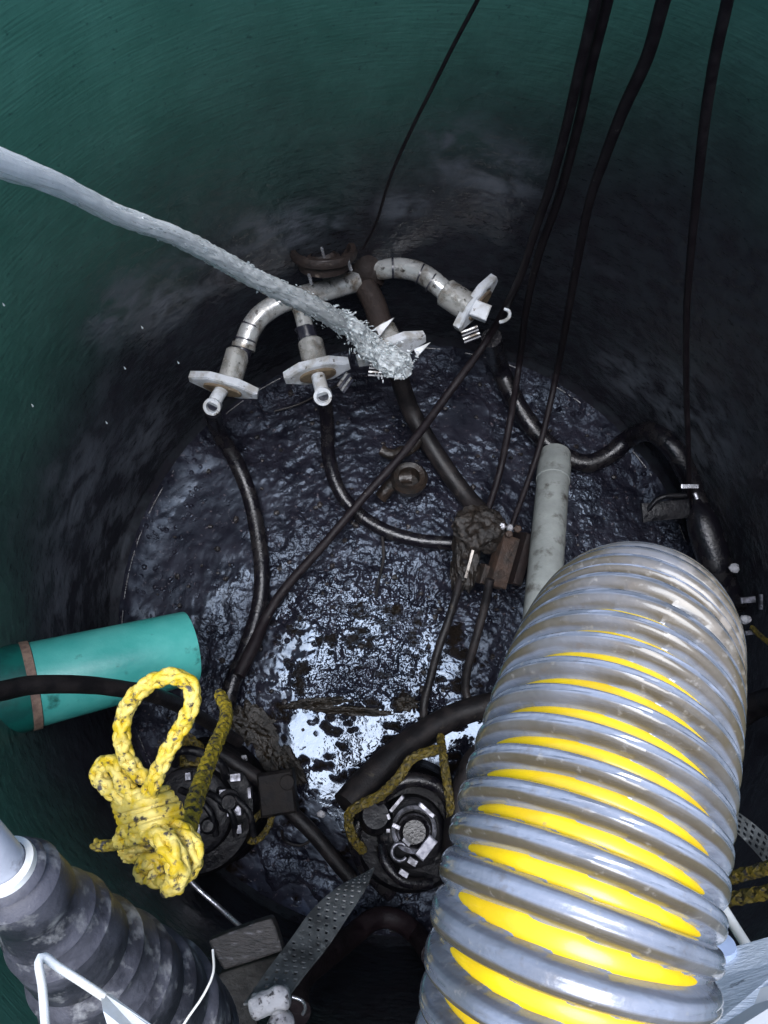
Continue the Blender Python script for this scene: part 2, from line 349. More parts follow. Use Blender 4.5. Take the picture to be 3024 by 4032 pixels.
for i in range(nR+1):
    rr = (TR-.02)*i/nR
    for k in range(nA):
        a = 2*math.pi*k/nA; x, y = math.cos(a)*rr, math.sin(a)*rr
        q = 0
        nn = noise.fractal(Vector((x*7, y*7, 2.2)), .9, 2.0, 5)
        for c, s in pools:
            d = math.hypot(x-c.x, y-c.y)/s; q = max(q, 1-max(0, min(1, (d+.35*nn-.55)/.45)))
        q2 = 0
        for c, s in smooth_left:
            d = math.hypot(x-c.x, y-c.y)/s; q2 = max(q2, 1-max(0, min(1, (d-.4)/.6)))
        isl = noise.fractal(Vector((x*10+5, y*17, 8.2)), .6, 2.3, 7)
        s_ = max(0, min(1, (isl-.30)/.12))*max(0, min(1, q*2))
        big = noise.fractal(Vector((x*5, y*5, 0)), 1, 2, 4)*.007
        fine = noise.fractal(Vector((x*22, y*22, 4)), .8, 2, 5)*.0045*(1+1.6*max(0, 1-math.hypot(x-GC.x, y-GC.y)/.42))
        q *= (.62 if y > P(1400, 2760).y else 1); z = (big+fine)*(1-.97*q)*(1-.6*q2)+s_*(.006+.006*abs(noise.noise(Vector((x*70, y*70, 1)))))
        z += .03*max(0, (rr-.8)/.13)**2
        V.append((x, y, z)); g_ = max(0, 1-math.hypot(x-GC.x, y-GC.y)/.42); gli.append(max(0, min(1, g_*1.9-.25+.5*nn))); pool.append(max(q, .9*q2)*(1-s_)); sc_.append(s_)
Fc = [(i*nA+k, i*nA+(k+1) % nA, (i+1)*nA+(k+1) % nA, (i+1)*nA+k) for i in range(nR) for k in range(nA)]
me = bpy.data.meshes.new('sludge'); me.from_pydata(V, [], Fc); me.update()
me.polygons.foreach_set('use_smooth', [True]*len(Fc))
for nm, arr in (('pool', pool), ('scum', sc_), ('glit', gli)):
    at_ = me.attributes.new(nm, 'FLOAT', 'POINT'); at_.data.foreach_set('value', arr)
me.materials.append(sludge_mat()); o = bpy.data.objects.new('water', me); COL.objects.link(o); tag(o, kind='structure')
tag(o, 'black wet sludge and water covering the tank floor', None)

# ================================================================ steel manifold on the far wall
MD = 2.16
man = thing('pipe_manifold', 'silver and rust-brown pipe manifold with four branches on the far wall', 'manifold', D(1420, 1080, MD+.05))
def px_path(pts, default=MD, step=.01):
    return spline([D(p[0], p[1], p[2] if len(p) > 2 else default) for p in pts], step)
ringc = D(1275, 1010, 2.03)
mk('body', [lathe([(0, -.02), (.052, -.02), (.058, .0), (.058, .06), (.048, .075), (.04, .12)], D(1440, 1090, 2.22), UP*.6-FW*.9, 36),
            tube(px_path([(1300, 1060, 2.22), (1400, 1070, 2.2), (1500, 1075, 2.17)]), .036, 24, rf=wobble(.08, 20))], rustp, man)
mk('ring_fitting', [lathe([(.075, 0), (.088, 0), (.092, .012), (.088, .024), (.075, .024), (.072, .012), (.075, 0)], ringc, UP*.75-FW*.65, 48),
                    lathe([(.0, -.03), (.07, -.03), (.074, .004)], ringc, UP*.75-FW*.65, 48),
                    lathe([(.035, -.02), (.045, .0), (.035, .004)], ringc, UP*.75-FW*.65, 30)], rustp, man)
for (x, y) in ((1265, 985), (1215, 1090), (1370, 1035)):
    mk('bolt', cyl_between(D(x, y-12, 1.98), D(x+12, y+30, 2.0), .0045, 8), metal, man)
arms = [
 [(1410, 1105, 2.17), (1310, 1135, 2.15), (1200, 1165, 2.12), (1110, 1190, 2.11), (1030, 1240, 2.10), (985, 1300, 2.10), (962, 1365, 2.10)],
 [(1160, 1165, 2.13), (1185, 1225, 2.12), (1205, 1300, 2.10)],
 [(1440, 1060, 2.18), (1500, 1062, 2.16), (1560, 1055, 2.14), (1640, 1068, 2.12), (1710, 1110, 2.10), (1760, 1155, 2.10)],
 [(1440, 1130, 2.18), (1475, 1200, 2.16), (1505, 1290, 2.13), (1540, 1350, 2.1)]]
for i, a in enumerate(arms):
    w_ = [.030, .023, .029, .034][i]
    o = mk('branch_pipe', tube(px_path(a), w_, 24, rf=wobble(.03, 30, i)), rustp if i == 3 else pipem, man)
    if i == 3: o['label'] = 'rust-brown branch pipe'
def band(px, py, d, dirpx, r, L, m, name):
    c = D(px, py, d); ax = (D(px+dirpx[0], py+dirpx[1], d)-c).normalized()
    return mk(name, lathe([(r*.8, -L/2), (r, -L/2), (r, L/2), (r*.8, L/2)], c, ax, 28), m, man)
band(990, 1285, 2.1, (-30, 80), .0315, .004, darkm, 'joint_ring')
band(966, 1342, 2.1, (-20, 80), .0325, .005, darkm, 'joint_ring')
band(960, 1366, 2.1, (-20, 80), .034, .013, sleeve, 'joint_ring')
band(950, 1390, 2.1, (-25, 80), .027, .03, darkm, 'joint_ring')
band(1195, 1292, 2.1, (25, 80), .0255, .005, darkm, 'joint_ring')
band(1212, 1325, 2.1, (20, 80), .028, .05, darkm, 'joint_ring')
band(1546, 1056, 2.13, (80, -2), .031, .005, darkm, 'joint_ring')
band(1655, 1080, 2.11, (80, 35), .031, .004, darkm, 'joint_ring')
band(1700, 1110, 2.10, (80, 55), .031, .004, darkm, 'joint_ring')
mk('branch_pipe', cyl_between(D(1290, 1100, 2.16), D(1300, 1150, 2.15), .016), pipem, man)
# couplings: sleeve + diamond plate + nose socket + thread stack
metald_ = mat('wet_thread', (.4, .4, .4), (.12, .1, .08), (.04, .03, .03), rough=.3, metal=.6, scale=60)
def coupling(sl0, sl1, rs, l0, l1, half_w, sock, sr, slot=True, stack=None, nose=True, d=2.08, label=None):
    a, b = D(*sl0, d+.02), D(*sl1, d)
    mk('sleeve', lathe([(0, 0), (rs*.9, 0), (rs, .004), (rs, (b-a).length)], a, b-a, 30), sleeve, man)
    A, B = D(*l0, d), D(*l1, d); n = (b-a).normalized()-FW*.0; c = (A+B)/2
    n = (n*1.0 - FW*.12).normalized()
    u, v, n = basis(n, B-A); h = (B-A).length/2; half_w *= .85
    pts = [(-h, -half_w*.35), (-h*.45, -half_w), (h*.45, -half_w), (h, -half_w*.35), (h, half_w*.35), (h*.45, half_w), (-h*.45, half_w), (-h, half_w*.35)]
    pl = mk('plate', prism(pts, c, u, v, n, .026, .12), platem, man, smooth=False)
    if slot: mk('rusty_collar', prism([(math.cos(a)*h*.56, math.sin(a)*half_w*.62) for a in [2*math.pi*q/20 for q in range(20)]], c+n*.016, u, v, n, .010, .1), mat('rusty_slot', (.16, .12, .075), (.07, .05, .035), (.35, .32, .25), rough=.4, scale=40, bump=.001, thr3=(.6, .7)), pl, smooth=False)
    if nose:
        e = D(*sock, d-.04); q = c+n*.01
        mk('nose', tube(spline([q, (q+e)/2-FW*.006, e], .008), sr*.85, 20), platem, man)
        dirn = (-FW*.9-UP*.35).normalized()
        mk('socket', lathe([(sr*1.0, -.02), (sr*1.08, 0), (sr*1.08, .014), (sr*.72, .014), (sr*.6, -.016), (0, -.018)], e, dirn, 30), platem, man)
        mk('socket_hole', lathe([(sr*.62, 0), (0, .001)], e+dirn*.001, dirn, 24), darkm, man)
    if stack:
        for k in range(4):
            s0 = D(stack[0]+stack[4]*k, stack[1]+stack[5]*k, d-.02); s1 = D(stack[2]+stack[4]*k, stack[3]+stack[5]*k, d-.02)
            mk('thread', cyl_between(s0, s1, .0042, 8), metald_ if k % 2 == 0 else darkm, man)
coupling((938, 1385), (905, 1500), .034, (757, 1462), (1008, 1570), .047, (838, 1598), .022)
coupling((1222, 1345), (1243, 1440), .036, (1120, 1488), (1375, 1430), .052, (1272, 1558), .023, stack=(1330, 1520, 1368, 1468, 7, 9))
coupling((1752, 1150), (1850, 1215), .040, (1935, 1085), (1810, 1300), .042, (1955, 1215), .020, stack=(1815, 1310, 1880, 1285, 4, 13), nose=False)
coupling((1515, 1290), (1545, 1350), .030, (1400, 1400), (1680, 1345), .045, (1600, 1440), .02, stack=(1455, 1435, 1525, 1440, -2, 14), nose=False, slot=False)
# pale triangular ears of the fourth plate that stick out of the splash
for tri in ([(1478, 1290), (1552, 1250), (1495, 1322)], [(1630, 1375), (1695, 1347), (1643, 1405)], [(1445, 1400), (1530, 1437), (1500, 1380)]):
    c = [D(x, y, 2.03) for x, y in tri]; k = FW*.012
    mk('plate_ear', ([*c, *[p+k for p in c]], [(0, 1, 2), (5, 4, 3), (0, 3, 4, 1), (1, 4, 5, 2), (2, 5, 3, 0)], None), platem, man, smooth=False)
mk('nose', box(D(1890, 1225, 2.06), *basis(-FW, D(1980, 1260, 2)-D(1890, 1225, 2)), .05, .045, .03, .1), platem, man, smooth=False)
mk('hook', tube(px_path([(1985, 1215, 2.05), (2004, 1225, 2.05), (2006, 1245, 2.05), (1990, 1262, 2.06), (1968, 1268, 2.07)]), .005, 8), platem, man)

# ================================================================ water jet
def water_mat(white):
    m = bpy.data.materials.new('rushing_water'); m.use_nodes = True; t = m.node_tree; N = t.nodes; L = t.links; b = N['Principled BSDF']
    tc = N.new('ShaderNodeTexCoord'); mp = N.new('ShaderNodeMapping'); L.new(tc.outputs['UV'], mp.inputs[0]); mp.inputs['Scale'].default_value = (26, 3, 1)
    n = N.new('ShaderNodeTexNoise'); n.inputs['Scale'].default_value = 4; n.inputs['Detail'].default_value = 9; L.new(mp.outputs[0], n.inputs[0])
    n2 = N.new('ShaderNodeTexNoise'); n2.inputs['Scale'].default_value = 55; n2.inputs['Detail'].default_value = 8; L.new(tc.outputs['Object'], n2.inputs[0])
    r = N.new('ShaderNodeMapRange'); r.inputs[1].default_value = .4; r.inputs[2].default_value = .62; r.inputs[3].default_value = .5-.6*white; r.inputs[4].default_value = .1-.13*white; L.new(n2.outputs[0], r.inputs[0])
    su = N.new('ShaderNodeSeparateXYZ'); L.new(tc.outputs['UV'], su.inputs[0])
    g = N.new('ShaderNodeMapRange'); g.inputs[1].default_value = .8; g.inputs[2].default_value = 1.3; g.inputs[3].default_value = 0; g.inputs[4].default_value = .6; L.new(su.outputs[1], g.inputs[0])
    mx = N.new('ShaderNodeMath'); mx.operation = 'MAXIMUM'; mx.use_clamp = True; L.new(r.outputs[0], mx.inputs[0]); L.new(g.outputs[0], mx.inputs[1]); L.new(mx.outputs[0], b.inputs['Transmission Weight']); b.inputs['Base Color'].default_value = (.93, .985, 1, 1)
    b.inputs['Roughness'].default_value = .12; b.inputs['IOR'].default_value = 1.33
    b.inputs['Subsurface Weight'].default_value = .7 if white > 0 else .2; b.inputs['Subsurface Radius'].default_value = (1, 1, 1); b.inputs['Subsurface Scale'].default_value = .05
    a = N.new('ShaderNodeMath'); a.operation = 'ADD'; L.new(n.outputs[0], a.inputs[0]); L.new(n2.outputs[0], a.inputs[1])
    bp = N.new('ShaderNodeBump'); bp.inputs['Strength'].default_value = 1; bp.inputs['Distance'].default_value = .0015 if white > 0 else .006
    L.new(a.outputs[0], bp.inputs['Height']); L.new(bp.outputs[0], b.inputs['Normal']); return m
wj, ws = water_mat(.75), water_mat(-.25)
jet = thing('water_jet', 'white jet of water shooting from the left edge onto the pipe manifold', 'water jet', D(1540, 1430, 2.05))
jp = spline([(*D(x, y, d), W(q, d)) for x, y, d, q in ((-220, 560, .60, 58), (0, 640, .68, 55), (220, 725, .78, 46), (450, 840, .92, 37), (700, 935, 1.10, 36), (900, 1040, 1.30, 38), (1080, 1135, 1.50, 38), (1200, 1190, 1.64, 38), (1330, 1265, 1.82, 36))], .005)
def jr(v, th, r):
    return r*(1+.16*noise.fractal(Vector((math.cos(th)*1.6, math.sin(th)*1.6, v*7)), .9, 2.1, 4)+(.05+.16*min(1, v/.7))*noise.noise(Vector((math.cos(th)*4, math.sin(th)*4, v*34)))+.07*noise.fractal(Vector((math.cos(th-v*3)*4, math.sin(th-v*3)*4, v*5)), .7, 2.2, 3))
mk('stream', tube(jp, .02, 56, rf=jr), wj, jet)
jp2 = spline([(*D(x, y, d), r_*.8) for x, y, d, r_ in ((1290, 1240, 1.84, .02), (1380, 1285, 1.9, .030), (1440, 1345, 1.96, .034), (1500, 1400, 2.0, .038), (1560, 1430, 2.03, .045), (1600, 1480, 2.05, .022))], .005)
def jr2(v, th, r):
    return r*(1+.5*noise.fractal(Vector((math.cos(th)*2.2, math.sin(th)*2.2, v*26)), .8, 2.2, 6))
mk('splash', tube(jp2, .02, 36, rf=jr2), ws, jet)
drops = []
def streak(p, dv, r, L, seed):
    M = dv.to_track_quat('Z', 'Y').to_matrix(); V_, F_, _ = blob(Vector((0, 0, 0)), r, r, L, .5, 2, 1, seed); return [p+M @ v for v in V_], F_, None
for k in range(620):
    t_ = random.random()**.6; i = int(t_*(len(jp)-2)); p = Vector(jp[i][:3]); dv = Vector((jp[i+1]-jp[i])[:3]).normalized(); rr = jp[i][3]
    o_ = dv.orthogonal().normalized(); o_.rotate(Matrix.Rotation(random.random()*6.28, 3, dv)); drops.append(streak(p+o_*rr*(.9+abs(random.gauss(0, .03+.22*t_*t_))), (dv+o_*.04).normalized(), random.uniform(.0008, .0022)*(.5+.5*t_), random.uniform(.003, .010), k))
for k in range(520):
    i = int(random.random()*(len(jp2)-2)); p = Vector(jp2[i][:3]); dv = Vector((jp2[i+1]-jp2[i])[:3]).normalized(); rr = jp2[i][3]
    o_ = dv.orthogonal().normalized(); o_.rotate(Matrix.Rotation(random.random()*6.28, 3, dv)); drops.append(streak(p+o_*rr*(.85+abs(random.gauss(0, .45))), (dv*.6+o_*random.random()).normalized(), random.uniform(.0008, .0028), random.uniform(.002, .009), k))
dp = mk('spray', drops, ws, jet); dp['kind'] = 'stuff'
dl = [(560, 1290, 1.5, 'below the middle of the jet'), (702, 1428, 1.6, 'above the leftmost coupling plate'), (492, 1450, 1.5, 'far left of the leftmost coupling plate'),
      (15, 1200, 1.3, 'at the left edge of the photo'), (128, 1597, 1.4, 'low on the left green wall'), (420, 1665, 1.6, 'where the left floor seam begins')]
for x, y, d, wh in dl:
    c = D(x, y, d); dv = (D(x+14, y+22, d)-c).normalized()
    o = mk('water_drop', lathe([(0, -.005), (.0007, -.003), (.0016, 0), (.0018, .0012), (.0013, .0026), (0, .0032)], c, dv, 12), wj)
    tag(o, 'small bright water drop flying '+wh, 'water drop', 'water drops flying off the jet')

# ================================================================ hoses and cables
def hose(name, pts, r, m, label, cat, step=.012, seg=18, zf=.0, amp=.03, group=None, fn=None):
    """pts: (px, py, share of the way to the tank's wall or floor [, radius])"""
    Q = []
    for p in pts:
        q = T(p[0], p[1], p[2], rad=TR-.01); rr = p[3] if len(p) > 3 else r
        if q.z < rr+.004: q = P(p[0], p[1], rr+.004)
        Q.append((*q, rr))
    return tag(mk(name, tube(spline(Q, step), r, seg, rf=wobble(amp, 25, pts[0][0])), m), label, cat, group)
G1 = 'black hoses running from the manifold couplings'
hose('hose', [(838, 1618, .90), (860, 1700, .93), (930, 1820, .965), (985, 1960, .98), (1018, 2120, .985), (1032, 2260, .985), (1020, 2390, .985), (975, 2540, .98), (915, 2690, .97), (890, 2790, .97)], .026, rubw,
     'black hose dropping from the leftmost coupling and bowing right across the sludge', 'hose', group=G1)
hose('hose', [(1280, 1590, .90), (1290, 1680, .93), (1295, 1800, .96), (1335, 1930, .98), (1420, 2030, .985), (1530, 2095, .985), (1660, 2130, .985), (1800, 2140, .98)], .023, rubw,
     'black hose from the second coupling, curving into the rusty cable bracket', 'hose', group=G1)
hose('hose', [(1570, 1480, .90), (1610, 1600, .94), (1680, 1730, .96), (1780, 1880, .975), (1850, 1970, .975), (1920, 2040, .96)], .030, rub,
     'straight black hose slanting from under the splash to the rusty bracket', 'hose', group=G1)
hose('hose', [(1935, 1330, .9), (1965, 1440, .95), (2030, 1580, .97), (2110, 1700, .98), (2210, 1790, .985), (2310, 1825, .985), (2400, 1790, .98), (2480, 1725, .975), (2560, 1700, .975), (2640, 1755, .975), (2700, 1850, .98), (2740, 1960, .985), (2790, 2090, .985), (2850, 2260, .985), (2900, 2400, .985)], .031, rubw,
     'thick black hose winding in an S past the top of the pale pipe', 'hose', group=G1)
tag(mk('cable', tube(spline([D(-120, 2740, 1.15), D(0, 2722, 1.22), D(130, 2697, 1.28), D(300, 2695, 1.36), D(450, 2708, 1.45), D(600, 2735, 1.56), D(720, 2785, 1.75), D(830, 2850, 1.98), D(940, 2920, 2.12)], .012), .0165, 18, rf=wobble(.03, 25)), rub),
     'thick black cable crossing in front of the teal pipe from the left edge', 'cable')
hose('hose', [(1365, 3175, .90, .045), (1450, 3080, .915, .045), (1560, 2970, .93, .042), (1680, 2880, .945, .039), (1800, 2815, .955, .037), (1930, 2775, .96, .036), (2060, 2750, .96, .036)], .042, rub,
     'thick black discharge hose rising diagonally from the pump to the clear hose', 'hose')
hose('hose', [(840, 2950, .93), (930, 3010, .93), (1050, 3090, .94), (1130, 3180, .95), (1240, 3290, .955), (1330, 3400, .96), (1400, 3480, .965)], .021, rub,
     'dark hose running diagonally down right between the two pumps', 'hose')
hose('hose', [(1700, 3760, .95), (1640, 3680, .95), (1560, 3620, .94), (1470, 3620, .93), (1380, 3690, .92), (1290, 3760, .91), (1200, 3830, .9), (1160, 3900, .9), (1165, 3990, .92)], .028, mat('maroon_rubber', (.012, .006, .008), (.02, .011, .013), rough=.5, bump=.002, bscale=80),
     'dark maroon hose arching beside the perforated strap at the bottom', 'hose')
G2 = 'dark cables hanging down the tank'
hose('cable', [(1930, -110, .90, .0038), (1880, 0, .91, .0038), (1790, 170, .92, .0038), (1700, 350, .93), (1620, 510, .94), (1540, 690, .95), (1480, 880, .975), (1430, 980, .985)], .0038, cabm,
     'thinnest hanging cable, leftmost, ending behind the manifold', 'cable', group=G2, seg=10)
hose('cable', [(2345, -110, .84, .0095), (2345, 0, .85, .0095), (2280, 280, .86, .0095), (2225, 520, .87, .0095), (2165, 740, .88, .0095), (2110, 900, .89, .0095), (2040, 1110, .89, .010), (1930, 1320, .89, .011), (1780, 1530, .86, .012), (1600, 1770, .91, .013), (1440, 1950, .935, .013), (1270, 2150, .955, .014), (1120, 2320, .97, .015), (1050, 2430, .975, .016), (1000, 2540, .965, .02), (940, 2660, .955, .02)], .012, cabm,
     'long cable hanging from above then slanting down left across the tank', 'cable', group=G2, seg=12)
hose('cable', [(2410, -110, .86, .0095), (2392, 0, .87, .0095), (2330, 250, .88, .0095), (2270, 520, .89, .0095), (2200, 780, .90, .0095), (2120, 1010, .91, .010), (2070, 1230, .92, .010), (2045, 1430, .93, .010), (2010, 1650, .92, .011), (1970, 1850, .95, .011), (1915, 2030, .955, .011)], .012, cabm,
     'cable hanging beside the long slanting one, into the left of the rusty bracket', 'cable', group=G2, seg=12)
hose('cable', [(2650, -110, .84, .011), (2612, 0, .85, .011), (2550, 220, .86, .011), (2455, 430, .87, .011), (2385, 610, .88, .0105), (2320, 800, .89, .010), (2270, 1050, .90, .010), (2225, 1300, .91, .010), (2190, 1480, .92, .010), (2130, 1740, .93, .010), (2070, 1920, .94, .009), (2015, 2070, .94, .008)], .011, cabm,
     'cable hanging right of the twin cables and meeting the top of the rusty bracket', 'cable', group=G2, seg=12)
hose('cable', [(2890, -110, .84, .009), (2865, 0, .85, .009), (2815, 230, .86, .009), (2775, 480, .87, .009), (2745, 750, .88, .0085), (2720, 1000, .89, .008), (2703, 1250, .90, .0075), (2703, 1550, .92, .0075), (2710, 1750, .93, .007), (2715, 1950, .95, .007), (2730, 2040, .965, .008)], .01, cabm,
     'rightmost hanging cable running straight down to the dark float', 'cable', group=G2, seg=12)
G3 = 'float cords hanging from the rusty bracket'
hose('cable', [(1835, 2200, .90), (1805, 2310, .92), (1770, 2430, .935), (1725, 2560, .945), (1690, 2690, .955), (1668, 2790, .96), (1680, 2870, .962), (1720, 2910, .955)], .0125, rub,
     'black cord hanging from the left corner of the rusty bracket', 'cable', group=G3, seg=12)
hose('cable', [(1930, 2280, .90), (1905, 2400, .92), (1870, 2530, .935), (1840, 2640, .95), (1835, 2730, .96), (1870, 2800, .96), (1930, 2840, .955)], .013, rub,
     'black cord hooking right below the middle of the rusty bracket', 'cable', group=G3, seg=12)
hose('wire', [(1395, 1500, .97), (1300, 1530, .99), (1180, 1590, .99), (1080, 1620, .99)], .004, rub, 'thin black wire lying on the sludge behind the second coupling', 'wire', seg=8)
hose('cable', [(2820, 2850, .93), (2910, 2820, .92), (2970, 2780, .92), (3100, 2740, .92)], .03, rub, 'black cable bending out of frame right of the clear hose', 'cable')
hose('wire', [(700, 3400, .965), (760, 3480, .97), (860, 3570, .975), (960, 3660, .98), (1060, 3740, .98), (1130, 3790, .98)], .006, metal, 'straight thin rod lying on smooth sludge above the dark block', 'rod', seg=10)
hose('wire', [(1240, 3300, .98), (1180, 3330, .98), (1120, 3310, .98), (1110, 3270, .97)], .004, rub, 'short thin wire loop beside the small yellow loop', 'wire', seg=8)
hose('wire', [(1505, 2100, .985), (1510, 2200, .99), (1490, 2290, .99), (1480, 2350, .99)], .005, rub, 'short black twig-like wire on the sludge under the second hose', 'wire', seg=8)

# ---------------------------------------------------------------- rusty bracket
bc = T(1930, 2150, .915); br = thing('cable_bracket', 'rust-brown bracket caked in mud where hoses and cables meet', 'bracket', bc)
d_ = depth(bc)
mk('mud_lump', [blob(D(1885, 2085, d_-.02), .078, .07, .05, .22, 2.0, 5, 3), blob(D(1835, 2190, d_), .04, .10, .045, .22, 2.2, 5, 5), blob(D(1800, 2270, d_+.01), .02, .055, .025, .3, 3, 4, 8)], mat('brown_mud', (.016, .011, .008), (.010, .008, .007), (.035, .026, .02), rough=.5, scale=22, bump=.006, bscale=60), br)
ax = (D(1955, 2300, d_)-D(2020, 2110, d_)).normalized(); u, v, n_ = basis(-FW+RT*.35, ax)
mk('channel', [box(D(1975, 2210, d_-.02), u, v, n_, .155, .055, .05, .08), box(D(1930, 2270, d_-.0), u, v, n_, .06, .07, .04, .1)], rust, br)
mk('side_flange', box(D(2035, 2200, d_+.02), u, v, n_, .16, .03, .09, .05), mat('dark_rust', (.02, .013, .012), (.012, .009, .009), rough=.5, bump=.003), br)
for k, (x, y) in enumerate(((1975, 2075), (2005, 2080), (2035, 2085), (2000, 2105))):
    mk('bolt', [lathe([(0, 0), (.011, 0), (.012, .003), (.012, .01), (.008, .013), (0, .013)], D(x, y, d_-.045), -FW+UP*.3+RT*.1*k, 6)], metal if k < 2 else rust, br, smooth=False)
mk('edge_strip', box(D(1850, 2210, d_-.05), *basis(-FW, D(1830, 2290, 2)-D(1870, 2140, 2)), .10, .008, .01), mat('worn_metal', (.3, .27, .24), (.08, .06, .05), (.04, .03, .02), rough=.4, metal=.4, scale=30), br)
# small rusty fitting behind
rustd = mat('sludgy_rust', (.028, .02, .016), (.012, .010, .009), (.09, .07, .06), rough=.3, rough2=.5, scale=24, bump=.004, bscale=60, thr3=(.64, .72))
fc = T(1580, 1880, .965); rf_ = thing('pipe_fitting', 'small rusty elbow fitting lying in sludge left of the straight hose', 'fitting', fc); df = depth(fc)
mk('elbow', tube(spline([(*D(1500, 1770, df), .016), (*D(1545, 1790, df), .018), (*D(1610, 1770, df), .02), (*D(1650, 1730, df), .016)], .006), .02, 18, rf=wobble(.2, 40)), rustd, rf_)
mk('mouth', lathe([(.055, .0), (.06, .03), (.05, .045), (.035, .04), (.03, .0), (0, -.002)], D(1610, 1900, df), -FW+UP*.5, 30), rustd, rf_)
mk('stem', tube(spline([D(1620, 1880, df+.0), D(1560, 1890, df), D(1500, 1960, df+.02)], .008), .022, 16, rf=wobble(.2, 40)), rustd, rf_)

# ---------------------------------------------------------------- pale grey pipe
A, B = T(2186, 1790, .955), T(2105, 2750, .80); pp_ = thing('standpipe', 'pale grey plastic pipe stained brown, standing behind the clear hose', 'pipe', B)
a1 = (B-A).normalized(); L_ = (B-A).length; rp = .050
mk('tube', lathe([(rp*.8, .0), (rp*.99, 0), (rp, .01), (rp, L_), (rp*.8, L_), (rp*.8, .01)], A, a1, 48), pvc, pp_)
c0 = T(2180, 1915, .945); mk('collar', lathe([(rp*1.0, -.07), (rp*1.05, -.068), (rp*1.055, 0), (rp*1.0, .002)], A+a1*(c0-A).length, a1, 48), pvc, pp_)

# ---------------------------------------------------------------- teal inlet pipe
dT = 1.86; A = D(-260, 2790, 1.58); B = D(745, 2548, dT); tp = thing('inlet_pipe', 'bright teal plastic pipe stub poking in from the left wall', 'pipe', A)
r_t = W(158, 1.80); ax = (B-A).normalized()
cR = D(118, 2700, 1.70); sR = (cR-A).dot(ax); LB = (B-A).length
mk('spigot', lathe([(r_t*.96, sR+.005), (r_t*.985, sR+.01), (r_t*.93, LB-.008), (r_t*.925, LB), (r_t*.86, LB), (r_t*.86, LB-.3)], A, ax, 64), teal, tp)
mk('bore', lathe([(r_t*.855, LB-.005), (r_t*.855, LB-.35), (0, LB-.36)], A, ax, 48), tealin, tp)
mk('socket', lathe([(r_t*1.0, 0), (r_t*1.02, sR-.02), (r_t*1.0, sR-.005)], A, ax, 64), mat('green_pipe', (.008, .12, .10), (.006, .08, .07), rough=.4), tp)
mk('sealing_ring', lathe([(r_t*.95, sR-.012), (r_t*1.035, sR-.01), (r_t*1.03, sR+.008), (r_t*.97, sR+.010)], A, ax, 64), brownring, tp)

# ================================================================ yellow ropes
rp_ = thing('yellow_rope', 'bright yellow braided rope tied in a loop and a big knot', 'rope', D(640, 3350, .6))
def rpath(pts, step=.0012, d0=.58): return spline([D(p[0], p[1], p[2] if len(p) > 2 else d0) for p in pts], step)
rr_ = .0066
loop = rpath([(640, 3170, .60), (590, 3080, .585), (530, 3030, .58), (490, 2960, .575), (480, 2880, .57), (495, 2800, .57), (540, 2730, .565), (620, 2675, .56), (700, 2665, .56), (755, 2710, .56), (750, 2790, .56), (705, 2880, .565), (650, 2980, .565), (600, 3090, .57), (570, 3160, .58)])
mk('loop', braid(loop, rr_), yrope, rp_)
lobe = rpath([(600, 3170, .58), (530, 3150, .585), (450, 3120, .59), (390, 3060, .60), (405, 3010, .60), (450, 3010, .59), (480, 3070, .585), (520, 3130, .58), (590, 3150, .575)])
mk('side_lobe', braid(lobe, rr_*1.05), yrope, rp_)
knot = []
KA, KB = D(505, 3225, .585), D(665, 3150, .585); axk = (KB-KA).normalized(); c1 = -FW; e1 = (c1-axk*c1.dot(axk)).normalized(); e2 = axk.cross(e1)
tilt = (D(660, 3080, .58)-D(600, 3240, .58)).normalized()
for j in range(8):     # turns wrapped across the standing part
    y0 = 3108+j*22; pts = []
    for k in range(17):
        a = -2.0+4.0*k/16; w_ = 236-abs(j-3.5)*9; c = D(452+j*7+(k/16)*w_, y0+60-(k/16)*62, .600-.026*math.cos(a*.75)-.003*(j % 2)); pts.append(c)
    knot.append(tube(spline(pts, .002), .0036, 12, rf=wobble(.12, 60, j)))
mk('knot_turns', knot, yrope, rp_)
k2 = braid(rpath([(480, 3300, .600), (560, 3268, .585), (625, 3285, .57), (672, 3340, .56), (700, 3410, .56), (695, 3470, .57), (650, 3482, .585)]), .0092)
k2 += braid(rpath([(600, 3245, .60), (690, 3262, .585), (745, 3300, .575), (768, 3360, .575), (752, 3420, .585), (715, 3450, .60)]), .0072)
k2 += braid(rpath([(560, 3450, .60), (572, 3400, .595), (620, 3378, .59), (650, 3420, .59), (628, 3462, .59), (590, 3440, .59)]), .0075)
k2 += braid(rpath([(480, 3350, .615), (520, 3335, .61), (580, 3340, .605), (560, 3375, .61), (490, 3372, .615)]), .005)
mk('lower_knot', k2, yrope, rp_)
mk('rope_end', braid(rpath([(640, 3300, .60), (540, 3300, .60), (460, 3325, .605), (390, 3330, .61), (372, 3318, .612)]), rr_*.7), yropemid, rp_)
tl = rpath([(700, 3400, .62), (725, 3300, .66), (760, 3180, .74), (800, 3060, .84), (845, 2940, .95), (885, 2850, 1.05), (890, 2790, 1.12), (865, 2735, 1.2)], .003)
mk('tail', braid(tl, .0095, seg=6), yropemid, rp_)
G4 = 'shade-toned grimy yellow ropes down among the pumps'
def rope(pts, r, label, t=None):
    Q = [T(p[0], p[1], p[2]) for p in pts]; return tag(mk('rope', braid(spline(Q, .004), r, seg=5), yropeshade), label, 'rope', G4)
rope([(1430, 3350, .915), (1385, 3290, .9), (1375, 3210, .885), (1420, 3170, .875), (1500, 3130, .87), (1570, 3060, .87), (1620, 2990, .875), (1690, 2960, .88), (1730, 2950, .885)], .0135, 'shade-toned grimy yellow rope wrapped under the thick diagonal hose')
